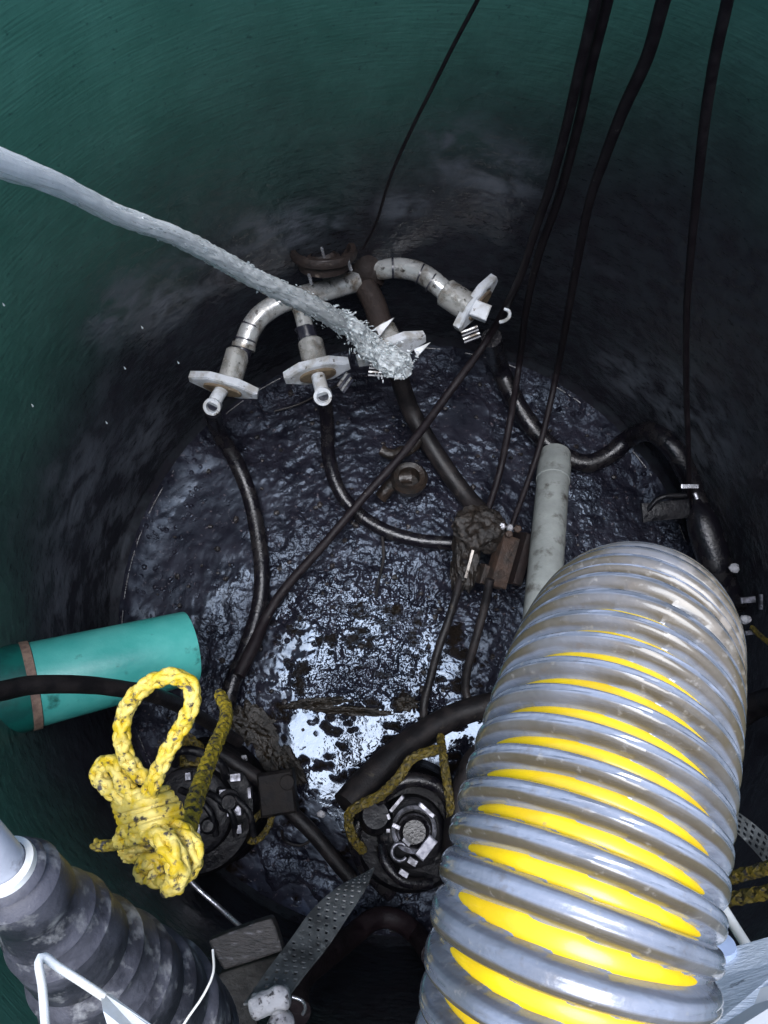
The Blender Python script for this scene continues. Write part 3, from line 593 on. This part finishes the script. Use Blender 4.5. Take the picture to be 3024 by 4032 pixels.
rope([(1735, 2900, .90), (1745, 2980, .87), (1760, 3080, .86), (1775, 3190, .87), (1770, 3260, .89)], .012, 'short shade-toned grimy yellow rope hanging right of the right pump')
rope([(1080, 3190, .93), (1030, 3200, .93), (985, 3250, .93), (970, 3300, .935), (1010, 3310, .935), (1055, 3260, .93), (1075, 3200, .925), (1100, 3160, .93)], .009, 'small shade-toned grimy yellow rope loop beside the left pump')
rope([(700, 2880, .93), (740, 2900, .92), (790, 2950, .92), (780, 3010, .92), (730, 3010, .92), (710, 2960, .925), (740, 2920, .92)], .012, 'shade-toned yellow rope coil seen through the big rope loop')
rope([(2800, 3470, .72), (2880, 3455, .72), (2960, 3435, .72), (3080, 3400, .72)], .010, 'upper of two yellow ropes leaving the right edge')
rope([(2800, 3560, .74), (2880, 3540, .74), (2960, 3525, .74), (3080, 3500, .74)], .0105, 'lower of two yellow ropes leaving the right edge')
rope([(2960, 2470, .95), (2990, 2500, .95), (3040, 2540, .95), (3080, 2560, .95)], .007, 'short shade-toned yellow rope high at the right edge')

# ================================================================ clear suction hose with yellow grooves
sh = thing('suction_hose', 'large grey ribbed suction hose with yellow between its ribs', 'hose', D(2500, 2480, .9))
hp = spline([D(*p) for p in ((2150, 4700, .295), (2180, 4350, .300), (2212, 4032, .305), (2255, 3620, .315), (2330, 3200, .337), (2408, 2850, .366), (2458, 2640, .398), (2495, 2520, .445), (2500, 2500, .56), (2490, 2490, .72), (2470, 2500, .95))], .0008)
P0, P1, PL = .0182, .0095, .33; RH = .0572
def phase(v): v_ = min(v, PL); return (v_/P0+.5*v_*v_/PL*(1/P1-1/P0))+max(0, v-PL)/P1
PT = [i*.0005 for i in range(3000)]; PH_ = [phase(x) for x in PT]
HS = .5
def groove(v, th):
    dth = (th-TH0+math.pi) % (2*math.pi)-math.pi; c = math.cos(dth*1.12) if abs(dth) < 1.4 else 0
    return .015+.18*max(0, c)**.6*max(0, min(1, (.315-v)/.10))**.6
fr0 = frames(hp[::8]); p_, t__, a_, b_ = fr0[len(fr0)//5]; dc = (CAM-p_); dc = dc-t__*dc.dot(t__); TH0 = math.atan2(dc.dot(b_), dc.dot(a_))
def v_at(ph): return float(np.interp(ph, PH_, PT))
def hr(v, th, r):
    f = (phase(v)+HS*th/math.pi) % 1.0; x = abs(f-.5); hw = .5-groove(v, th)
    if x > hw: q = .0
    else: q = (1-(x/hw)**2.4)**.6
    n_ = .010*noise.noise(Vector((math.cos(th)*2, math.sin(th)*2, v*30)))
    dth = (th-TH0+math.pi) % (2*math.pi)-math.pi; cc = max(0, min(1, (math.cos(dth)+.15)*1.3))
    lo = -.0012-.0046*cc; return RH+lo+(.0020-lo)*q+RH*n_*.35-.0007*math.exp(-((f-.5)/.05)**2)
def hose_mat():
    m = bpy.data.materials.new('ribbed_pvc'); m.use_nodes = True; t = m.node_tree; N = t.nodes; L = t.links; b = N['Principled BSDF']
    tc = N.new('ShaderNodeTexCoord'); s = N.new('ShaderNodeSeparateXYZ'); L.new(tc.outputs['UV'], s.inputs[0])
    def ma(op, x, y):
        q = N.new('ShaderNodeMath'); q.operation = op
        for i, v in enumerate((x, y)):
            if isinstance(v, (int, float)): q.inputs[i].default_value = v
            else: L.new(v, q.inputs[i])
        return q.outputs[0]
    def nz(sc, d):
        n = N.new('ShaderNodeTexNoise'); n.inputs['Scale'].default_value = sc; n.inputs['Detail'].default_value = d; L.new(tc.outputs['Object'], n.inputs[0]); return n.outputs[0]
    def mr(src, a, c, lo=0, hi=1):
        r = N.new('ShaderNodeMapRange'); r.interpolation_type = 'SMOOTHSTEP'
        for i, v in ((1, a), (2, c), (3, lo), (4, hi)): r.inputs[i].default_value = v
        L.new(src, r.inputs[0]); return r.outputs[0]
    def mix(f, a, c):
        x = N.new('ShaderNodeMix'); x.data_type = 'RGBA'; L.new(f, x.inputs[0])
        for k, v in ((6, a), (7, c)):
            if isinstance(v, tuple): x.inputs[k].default_value = (*v, 1)
            else: L.new(v, x.inputs[k])
        return x.outputs[2]
    wob = ma('MULTIPLY', ma('SUBTRACT', nz(30, 4), .5), .12)
    vv = s.outputs[1]; v_ = ma('MINIMUM', vv, PL)
    ph = ma('ADD', ma('ADD', ma('DIVIDE', v_, P0), ma('MULTIPLY', ma('MULTIPLY', v_, v_), .5/PL*(1/P1-1/P0))), ma('DIVIDE', ma('MAXIMUM', ma('SUBTRACT', vv, PL), 0), P1))
    f = ma('ADD', ma('FRACT', ma('ADD', ph, ma('MULTIPLY', s.outputs[0], 2*HS)), 0), wob)
    base = mix(mr(nz(18, 6), .35, .7), (.235, .255, .30), (.11, .118, .132))
    dirt = ma('MULTIPLY', mr(f, .17, .23), mr(f, .44, .36)); dirt = ma('MULTIPLY', dirt, mr(nz(12, 5), .3, .5, .55, 1))
    col = mix(dirt, base, (.085, .065, .035))
    line = ma('MULTIPLY', mr(ma('ABSOLUTE', ma('SUBTRACT', f, .74), 0), .07, .02), .55)
    col = mix(line, col, (.07, .07, .085))
    crust = ma('MULTIPLY', mr(nz(9, 3), .5, .62), mr(nz(110, 8), .45, .6))
    col = mix(ma('MULTIPLY', crust, .6), col, (.27, .235, .19))
    col = mix(ma('MULTIPLY', mr(nz(230, 9), .60, .74), .4), col, (.36, .33, .28))
    col = mix(ma('MULTIPLY', mr(nz(140, 9), .60, .75), .4), col, (.12, .09, .06))
    gr = ma('ADD', mr(f, .16, .13), mr(f, .84, .87)); 
    L.new(col, b.inputs['Base Color']); L.new(mr(dirt, 0, 1, .24, .6), b.inputs['Roughness'])
    b.inputs['Coat Weight'].default_value = 1; b.inputs['Coat Roughness'].default_value = .14
    bp = N.new('ShaderNodeBump'); bp.inputs['Strength'].default_value = .7; bp.inputs['Distance'].default_value = .0012
    L.new(ma('ADD', nz(70, 6), ma('MULTIPLY', nz(300, 3), .4)), bp.inputs['Height']); L.new(bp.outputs[0], b.inputs['Normal'])
    return m
mk('ribbed_wall', tube(hp, RH, 170, rf=hr, seam=True), hose_mat(), sh)
# yellow helix lying in the groove
fr = frames(hp); Lh = [0.0]
for i in range(1, len(fr)): Lh.append(Lh[-1]+(fr[i][0]-fr[i-1][0]).length)
Lh = np.array(Lh)
for st in (0,):
    gv = []; gf = []; rows = 7; NQ = 110*34; cnt = 0
    for q in range(NQ):
        th = 2*math.pi*q/110; ph = 30.0+st-HS*th/math.pi+0.0
        if ph < .3: break
        vc = v_at(ph); g_ = max(.004, groove(vc, th)*1.12)
        for j in range(rows):
            vv = v_at(ph+(-1+2*j/(rows-1))*g_); i = int(np.searchsorted(Lh, vv)); i = min(i, len(fr)-1); p, t, a, b = fr[i]; p = p+t*(vv-Lh[i])
            rr = RH-.0060+.0011*math.sin(math.pi*j/(rows-1))**.5
            gv.append(p+(a*math.cos(th)+b*math.sin(th))*rr)
        cnt += 1
    for q in range(cnt-1):
        for j in range(rows-1): gf.append((q*rows+j, q*rows+j+1, (q+1)*rows+j+1, (q+1)*rows+j))
    mk('yellow_helix', (gv, gf, None), yellowp, sh)

# ================================================================ bottom left: stepped rubber boot, conduit
bt = thing('rubber_boot', 'dusty black stepped rubber boot widening downward at the lower left', 'rubber boot', D(560, 3990, .6))
A, B = D(10, 3400, .42), D(560, 4010, .60); ax = (B-A).normalized(); LB = (B-A).length
sr_ = [(0, .0165), (.035, .0205), (.075, .0250), (.17, .0265), (.25, .0300), (.31, .0345), (.45, .0365), (.50, .0415), (.60, .0455), (.655, .0500), (.76, .0520), (.80, .0565), (.93, .0595), (.975, .0635), (1.12, .0650), (1.3, .0660)]
pf = []
for i, (q, rr) in enumerate(sr_[:-1]):
    q2, r2 = sr_[i+1]; big = r2-rr > .003
    if big: pf += [(q*LB, rr-.0018), ((q+.012)*LB, rr-.0022), ((q2-.012)*LB, r2-.0012), (q2*LB, r2+.0008)]
    else: pf += [(q*LB, rr+.0004), ((q+.01)*LB, rr+.0006), (((q+q2)/2)*LB, (rr+r2)/2), ((q2-.008)*LB, r2-.0004)]
g = lathe([(q[1]*.96, q[0]) for q in pf], A, ax, 90)
for i, v_ in enumerate(g[0]):
    s_ = (v_-A).dot(ax); c = A+ax*s_; k = 1+.05*noise.noise(v_*18)+.006*noise.noise(v_*90); g[0][i] = c+(v_-c)*k
mk('stepped_body', g, bootm, bt)
s1 = (D(700, 4100, .56)-D(840, 3780, .56))
mk('tie_strap', tube(px_path([(838, 3740, .545), (840, 3830, .53), (800, 3920, .52), (745, 4000, .515), (690, 4080, .51), (600, 4160, .5)], step=.004), .0009, 8), whitem, bt)
cdt = thing('conduit', 'light grey conduit entering the top of the stepped rubber boot', 'conduit', D(40, 3430, .42))
A2 = A-ax*.10+(-FW*.01); mk('tube', lathe([(.0115, 0), (.0125, .002), (.0125, .104), (.0105, .106), (0, .106)], A-ax*.095, ax, 40), conduit, cdt)
mk('white_rim', lathe([(.013, .094), (.0165, .096), (.0172, .103), (.0135, .106)], A-ax*.095, ax, 40), whitem, cdt)
# white bent hook in front of it
hk = thing('bent_strip', 'white bent plastic strip with a flat pointed blade over the rubber boot', 'plastic strip', D(180, 4100, .36))
def flat(path, w0, h0):
    return tube(path, w0, 12)
mk('rod', tube(spline([D(190, 4250, .33), D(178, 4032, .345), (D(166, 3880, .355)), D(152, 3790, .362), D(175, 3768, .366), D(230, 3808, .37), D(320, 3865, .37), D(412, 3926, .37)], .003), .0021, 14), whitem, hk)
c = [D(395, 3915, .37), D(430, 3925, .37), D(640, 4080, .35), D(680, 4200, .34), D(480, 4220, .34), D(405, 3980, .36)]; k = FW*.002
mk('blade', ([*c, *[p+k for p in c]], [tuple(range(6)), tuple(range(11, 5, -1))]+[(i, 6+i, 6+(i+1) % 6, (i+1) % 6) for i in range(6)], None), whitem, hk, smooth=False)

# ================================================================ bottom middle: blocks, perforated strap, foam
def quad_block(name, q, z, h, m, label, cat):
    top = [P(x, y, z) for x, y in q]; bot = [Vector((p.x, p.y, z-h)) for p in top]; n = len(q)
    bm_pts = [*top, *bot]; o = mk(name, (bm_pts, [tuple(range(n)), tuple(range(2*n-1, n-1, -1))]+[(i, n+i, n+(i+1) % n, (i+1) % n) for i in range(n)], None), m, smooth=False)
    bv = o.modifiers.new('bevel', 'BEVEL'); bv.width = .004; bv.segments = 2
    return tag(o, label, cat)
quad_block('block', [(818, 3705), (900, 3672), (1000, 3635), (1068, 3615), (1085, 3650), (1115, 3745), (985, 3790), (880, 3822), (850, 3770)], 1.0, .03, brickm, 'dark weathered block with a pale chipped lower edge beside the rubber boot', 'block')
quad_block('block', [(860, 3835), (980, 3795), (1100, 3760), (1180, 3880), (1020, 3960), (1010, 4060), (880, 4120), (840, 4000)], .93, .03, mat('mud_block', (.022, .02, .018), (.014, .012, .011), (.08, .075, .065), rough=.6, scale=24, bump=.004, bscale=60, thr3=(.68, .74)), 'lower muddy slab under the dark weathered block', 'slab')
def perf_strap(path_l, path_r, label, nl, nw, th=.003):
    """two edges -> strap with staggered punched holes"""
    Lf = spline(path_l, .002); Rt = spline(path_r, .002)
    def samp(A_, t): 
        x = t*(len(A_)-1); i = min(int(x), len(A_)-2); return Vector(A_[i]*(1-(x-i))+A_[i+1]*(x-i))
    V = []; Fc = []; NU, NV = nl*4, nw*4
    nrm = None
    for i in range(NU+1):
        for j in range(NV+1):
            p = samp(Lf, i/NU).lerp(samp(Rt, i/NU), j/NV); V.append(p)
    n0 = len(V); nrm = ((V[NV]-V[0]).cross(V[NV+1]-V[0])).normalized(); nrm = nrm if nrm.dot(FW) > 0 else -nrm
    V += [p+nrm*th for p in V[:n0]]
    keep = set()
    for i in range(NU):
        for j in range(NV):
            hole = (i % 4 in (1, 2)) and ((j+(2 if (i//4) % 2 else 0)) % 4 in (1, 2)) and 1 <= j < NV-1 and random.random() < .93
            if not hole: keep.add((i, j))
    e = {}
    def q(i, j): return i*(NV+1)+j
    for (i, j) in keep:
        f = (q(i, j), q(i+1, j), q(i+1, j+1), q(i, j+1)); Fc.append(f); Fc.append(tuple(x+n0 for x in f[::-1]))
        for a, b, nb_ in ((q(i, j), q(i, j+1), (i-1, j)), (q(i+1, j), q(i+1, j+1), (i+1, j)), (q(i, j), q(i+1, j), (i, j-1)), (q(i, j+1), q(i+1, j+1), (i, j+1))):
            if nb_ not in keep: Fc.append((a, b, b+n0, a+n0))
    return tag(mk('perforated_strap', (V, Fc, None), strapm, smooth=False), label, 'strap', 'perforated grey straps')
dS = 1.25
perf_strap([D(1440, 3440, 1.5), D(1330, 3500, 1.42), D(1230, 3590, 1.35), D(1150, 3700, 1.28), D(1060, 3820, 1.2), D(990, 3920, 1.15), D(960, 3960, 1.13)],
           [D(1475, 3420, 1.5), D(1440, 3500, 1.42), D(1370, 3610, 1.36), D(1290, 3730, 1.3), D(1210, 3830, 1.22), D(1150, 3910, 1.17), D(1140, 3930, 1.15)], 'long perforated grey strap rising to a point between the pumps', 26, 4)
perf_strap([D(2780, 3160, 1.2), D(2890, 3190, 1.2), D(3000, 3270, 1.2), D(3100, 3370, 1.2)], [D(2780, 3240, 1.2), D(2880, 3265, 1.2), D(2970, 3350, 1.2), D(3060, 3460, 1.2)], 'short perforated grey strap leaving the right edge', 12, 4)
for i, (x0, y0, x1, y1, r_, lb) in enumerate(((1000, 3965, 1125, 3925, .017, 'pale speckled foam roll at the lower end of the perforated strap'), (1075, 4080, 1125, 4010, .018, 'second pale foam roll cut by the bottom edge'))):
    a, b = D(x0, y0, 1.12), D(x1, y1, 1.12); u_ = (b-a).normalized(); pts = [(*(a-u_*.006), r_*.55), (*a, r_*.95), (*((a+b)/2), r_), (*b, r_*.95), (*(b+u_*.006), r_*.6)]
    tag(mk('foam_roll', tube(spline(pts, .002), r_, 30, rf=wobble(.25, 60, i)), stone), lb, 'foam roll', 'pale foam rolls')
tag(mk('metal_hook', tube(px_path([(1150, 3925, 1.3), (1190, 3940, 1.3), (1203, 3970, 1.3), (1190, 3995, 1.3)]), .003, 10), metal), 'small curved metal hook right of the pale foam rolls', 'hook')

# ================================================================ pumps
metald = mat('sooty_metal', (.35, .35, .4), (.08, .08, .09), (.02, .02, .02), rough=.3, metal=.6, scale=60, thr=(.35, .6), bump=.001)
p1 = T(740, 3200, .90); pu = thing('pump', 'left round black pump half hidden behind the big yellow knot', 'pump', Vector((p1.x, p1.y, 0)), 'sunken pumps')
z1 = p1.z
mk('casing', lathe([(0, z1), (.10, z1), (.115, z1-.01), (.12, z1-.05), (.165, z1-.06), (.175, z1-.08), (.175, .05), (.19, .01)], Vector((p1.x, p1.y, 0)), (0, 0, 1), 56), pumpm, pu)
def box_at(px, py, z, wpx, hpx, ang, th, m, name, parent):
    c = P(px, py, z); d = depth(c); u_ = Vector((math.cos(ang), math.sin(ang), 0)); v_ = Vector((-math.sin(ang), math.cos(ang), 0))
    return mk(name, box(c, u_, v_, Vector((0, 0, 1)), W(wpx, d), W(hpx, d), th, .12), m, parent, smooth=False)
for x, y, w_, h_ in ((745, 3055, 22, 30), (930, 3060, 44, 30), (985, 3120, 12, 44), (925, 3190, 60, 40), (775, 3262, 38, 38), (945, 3262, 20, 34), (880, 3120, 26, 26)):
    box_at(x, y, z1+.012, w_, h_, .1, .03, metald if h_ < 45 else pumpm, 'bolt', pu)
mk('top_ribs', [tube(spline([P(px+dx, py, z1+.004+zz) for dx, py, zz in ((-60, 3110, 0), (0, 3140, .03), (60, 3200, .035), (80, 3290, .01))], .01), .009, 10) for px in (770, 850, 920)], pumpm, pu)
mk('cable_gland', [lathe([(.03, 0), (.03, .03), (.02, .035), (.018, .06), (0, .062)], P(900, 3150, z1), (.2, 0, 1), 20), lathe([(.022, 0), (.022, .03), (.015, .04), (0, .042)], P(830, 3250, z1), (0, .1, 1), 20)], pumpm, pu)
mk('handle', tube(spline([P(690, 3010, z1+.02), P(700, 2960, z1+.06), P(780, 2960, z1+.07), P(870, 3010, z1+.06), P(890, 3060, z1+.02)], .01), .012, 12), pumpm, pu)
p2 = T(1620, 3280, .90); pv = thing('pump', 'right black pump with bright metal plates below the thick diagonal hose', 'pump', Vector((p2.x, p2.y, 0)), 'sunken pumps')
z2 = p2.z
mk('casing', lathe([(0, z2), (.075, z2), (.09, z2-.012), (.095, z2-.05), (.15, z2-.06), (.165, z2-.08), (.17, .05), (.18, .01)], Vector((p2.x, p2.y, 0)), (0, 0, 1), 56), pumpm, pv)
mk('motor_cap', lathe([(.0, .03), (.03, .03), (.04, .02), (.046, 0), (.046, -.03)], P(1630, 3270, z2+.02), (0, 0, 1), 36), rubw, pv)
mk('cap_ring', lathe([(.050, .0), (.060, .004), (.062, -.01), (.050, -.012)], P(1630, 3265, z2+.02), (0, 0, 1), 40), metald, pv)
mk('lifting_eye', tube([np.array(P(1575, 3355, z2+.035)+Vector((math.cos(a)*.021, math.sin(a)*.021, 0))) for a in np.linspace(.9, 5.6, 26)], .0055, 10), metald, pv)
metal2 = mat('dull_metal', (.22, .22, .25), (.10, .10, .11), (.03, .03, .03), rough=.3, metal=.7, scale=50, thr=(.4,.6), bump=.001)
o = box_at(1678, 3338, z2+.055, 92, 42, R(50), .012, mat('aluminium_plate', (.3, .3, .34), (.22, .22, .26), rough=.35, metal=.4, scale=60), 'name_plate', pv)
for x, y, w_, h_, a in ((1562, 3165, 80, 14, 48), (1680, 3190, 78, 16, -40), (1560, 3253, 34, 16, -25), (1600, 3315, 40, 14, -40), (1528, 3270, 16, 14, 0), (1624, 3392, 40, 26, -30), (1590, 3438, 40, 22, -30), (1530, 3215, 12, 22, 20)):
    box_at(x, y, z2+.045, w_, h_, R(a), .01, metal2, 'bracket_tab', pv)
mk('guard', [tube(spline([P(1470, 3240, z2), P(1510, 3130, z2+.03), (P(1620, 3070, z2+.04)), P(1740, 3110, z2+.03), P(1790, 3230, z2+.02), P(1770, 3370, z2)], .01), .019, 12),
             tube(spline([P(1500, 3330, z2), P(1520, 3400, z2+.02), P(1590, 3470, z2+.02), P(1700, 3480, z2)], .01), .014, 12)], rubw, pv)
mk('outlet', [lathe([(.0, .045), (.034, .045), (.045, .03), (.048, -.04)], P(1480, 3215, z2), (0, .2, 1), 30)], pumpm, pv)
# black trunk between clear hose and right pump
hose('hose', [(1930, 2950, .90), (1870, 3000, .89), (1830, 3100, .88), (1800, 3250, .88), (1790, 3400, .9), (1800, 3520, .93)], .034, rub, 'black hose hanging along the left edge of the clear hose', 'hose')
hose('hose', [(1440, 3190, .93), (1400, 3280, .93), (1420, 3380, .94), (1480, 3460, .95), (1540, 3520, .96)], .022, rubw, 'black pump lead curling down from the mouth of the diagonal hose', 'hose')
jb = T(1095, 3120, .925); tag(mk('junction_box', [box(jb, *basis(Vector((0, 0, 1)), Vector((1, .15, 0))), .10, .115, .07, .12), cyl_between(jb+Vector((.03, .03, .03)), jb+Vector((.03, .03, .05)), .02)], mat('matte_black', (.008, .007, .008), (.02, .017, .016), rough=.6, spec=.2, bump=.003, bscale=60), smooth=False), 'square black junction box on the hose between the pumps', 'junction box')

# scum rafts and debris on the floor
tag(mk('scum', [blob(P(x, y, .01), rx, ry, .016, .5, 2.4, 5, s, ro) for x, y, rx, ry, s, ro in ((1000, 2860, .075, .045, 1, -.6), (1060, 2960, .035, .06, 2, .3), (1240, 2770, .09, .014, 3, .1), (1390, 2800, .10, .012, 4, -.05), (1600, 2770, .03, .02, 5, 0), (1560, 2400, .012, .012, 6, 0), (1150, 3010, .02, .06, 7, .6))], scum), 'brown scum rafts floating on the bright pool', 'scum', kind='stuff')
g = []
for k in range(240):
    a = random.random()*6.283; rr = math.sqrt(random.random())*(TR-.06); x, y = math.cos(a)*rr, math.sin(a)*rr; s = random.uniform(.003, .010)
    if (Vector((x, y, 0))-P(1400, 3000)).length < .33 and random.random() < .5: continue
    g.append(blob(Vector((x, y, .006+s*.3)), s, s*random.uniform(.5, 1.3), s*.7, .5, 2, 2, k))
tag(mk('debris', g, wood), 'small wet crumbs of debris scattered over the sludge', 'debris', kind='stuff')
for x, y, r_, lb in ((2000, 3560, 0, ''),): pass
for k, (x, y, t_, s, lb) in enumerate(((2892, 2238, .95, .017, 'pale pebble in the dark right of the clear hose tip'), (2935, 2440, .95, .016, 'rust-tinged bright pebble under the pale one at right'), (1265, 3205, .975, .014, 'white pebble beside the diagonal hose between the pumps'), (1608, 3500, .97, .016, 'pale pebble below the right pump'), (960, 2985, .96, .012, 'white pebble right of the shade-toned rope tail'))):
    tag(mk('pebble', blob(T(x, y, t_), s*.9, s*.75, s*.6, .25, 1.3, 3, k), stone), lb, 'pebble', 'pale pebbles')

# ================================================================ right side
fl = T(2800, 2100, .95); ft = thing('float_switch', 'dark float switch with side bracket at the foot of the rightmost cable', 'float switch', fl); d_ = depth(fl)
A, B = D(2735, 1960, d_), D(2850, 2330, d_-.02)
mk('float_body', lathe([(0, 0), (.012, .002), (.018, .02), (.04, .05), (.047, .10), (.047, .20), (.038, .25), (.02, .28), (0, .285)], A, B-A, 30), rubw, ft)
mk('side_bracket', [box(D(2620, 2010, d_), *basis(-FW, RT+UP*.1), .14, .055, .02, .1), tube(spline([D(2540, 2020, d_), D(2600, 1960, d_-.02), D(2700, 1950, d_-.02)], .008), .008, 10)], pumpm, ft)
mk('cable_clamp', [box(D(2715, 1915, d_-.02), *basis(-FW, RT), .05, .012, .01), cyl_between(D(2735, 1940, d_-.03), D(2745, 1965, d_-.03), .006, 8)], metal, ft, smooth=False)
b1 = T(2930, 2400, .93); d_ = depth(b1)
for x, y, w_, h_, a, lb in ((2945, 2362, 56, 24, .1, 'upper grey metal tab right of the clear hose'), (2960, 2490, 50, 16, .1, 'thin pale metal tab beside the short shade-toned rope'), (2996, 2370, 10, 60, 0, 'thin upright metal pin at the right edge')):
    tag(mk('metal_tab', box(D(x, y, d_), *basis(-FW, RT+UP*a), W(w_, d_), W(h_, d_), .01, .12), metald, smooth=False), lb, 'metal tab', 'metal tabs at the right')
tag(mk('white_rod', tube(spline([D(2740, 3410, .50), D(2850, 3580, .47), D(2925, 3700, .45), D(3000, 3815, .43)], .01), W(21, .45), 16), whitem), 'white round rod resting against the white board at right', 'rod')
# board with grain
bd = [D(2480, 3960, .40), D(2760, 3870, .40), D(3130, 3765, .40), D(3200, 4300, .33), D(2500, 4300, .33)]; k = FW*.02
bo = thing('white_board', 'weathered bluish white board in the bottom right corner', 'board', D(2950, 4000, .38))
mk('plank', ([*bd, *[p+k for p in bd]], [tuple(range(5)), tuple(range(9, 4, -1))]+[(i, 5+i, 5+(i+1) % 5, (i+1) % 5) for i in range(5)], None), plankm, bo, smooth=False)
lip = [D(2480, 4120, .372), D(2760, 4020, .372), D(3130, 3905, .372), D(3180, 4300, .325), D(2500, 4300, .325)]
mk('top_layer', ([*lip, *[p+FW*.009 for p in lip]], [tuple(range(5)), tuple(range(9, 4, -1))]+[(i, 5+i, 5+(i+1) % 5, (i+1) % 5) for i in range(5)], None), mat('white_top', (.8, .8, .78), (.74, .75, .74), (.4, .4, .38), rough=.5, scale=30, thr3=(.7, .75)), bo, smooth=False)
tag(mk('pipe_end', lathe([(0, 0), (.011, .001), (.0125, .006), (.0125, .07)], D(2815, 3700, .42), FW*.2-UP*1, 30), mat('pale_blue_plastic', (.45, .55, .75), (.4, .48, .66), rough=.3)), 'pale blue tube end tucked between clear hose and white board', 'tube')
print('objects', len(bpy.data.objects))
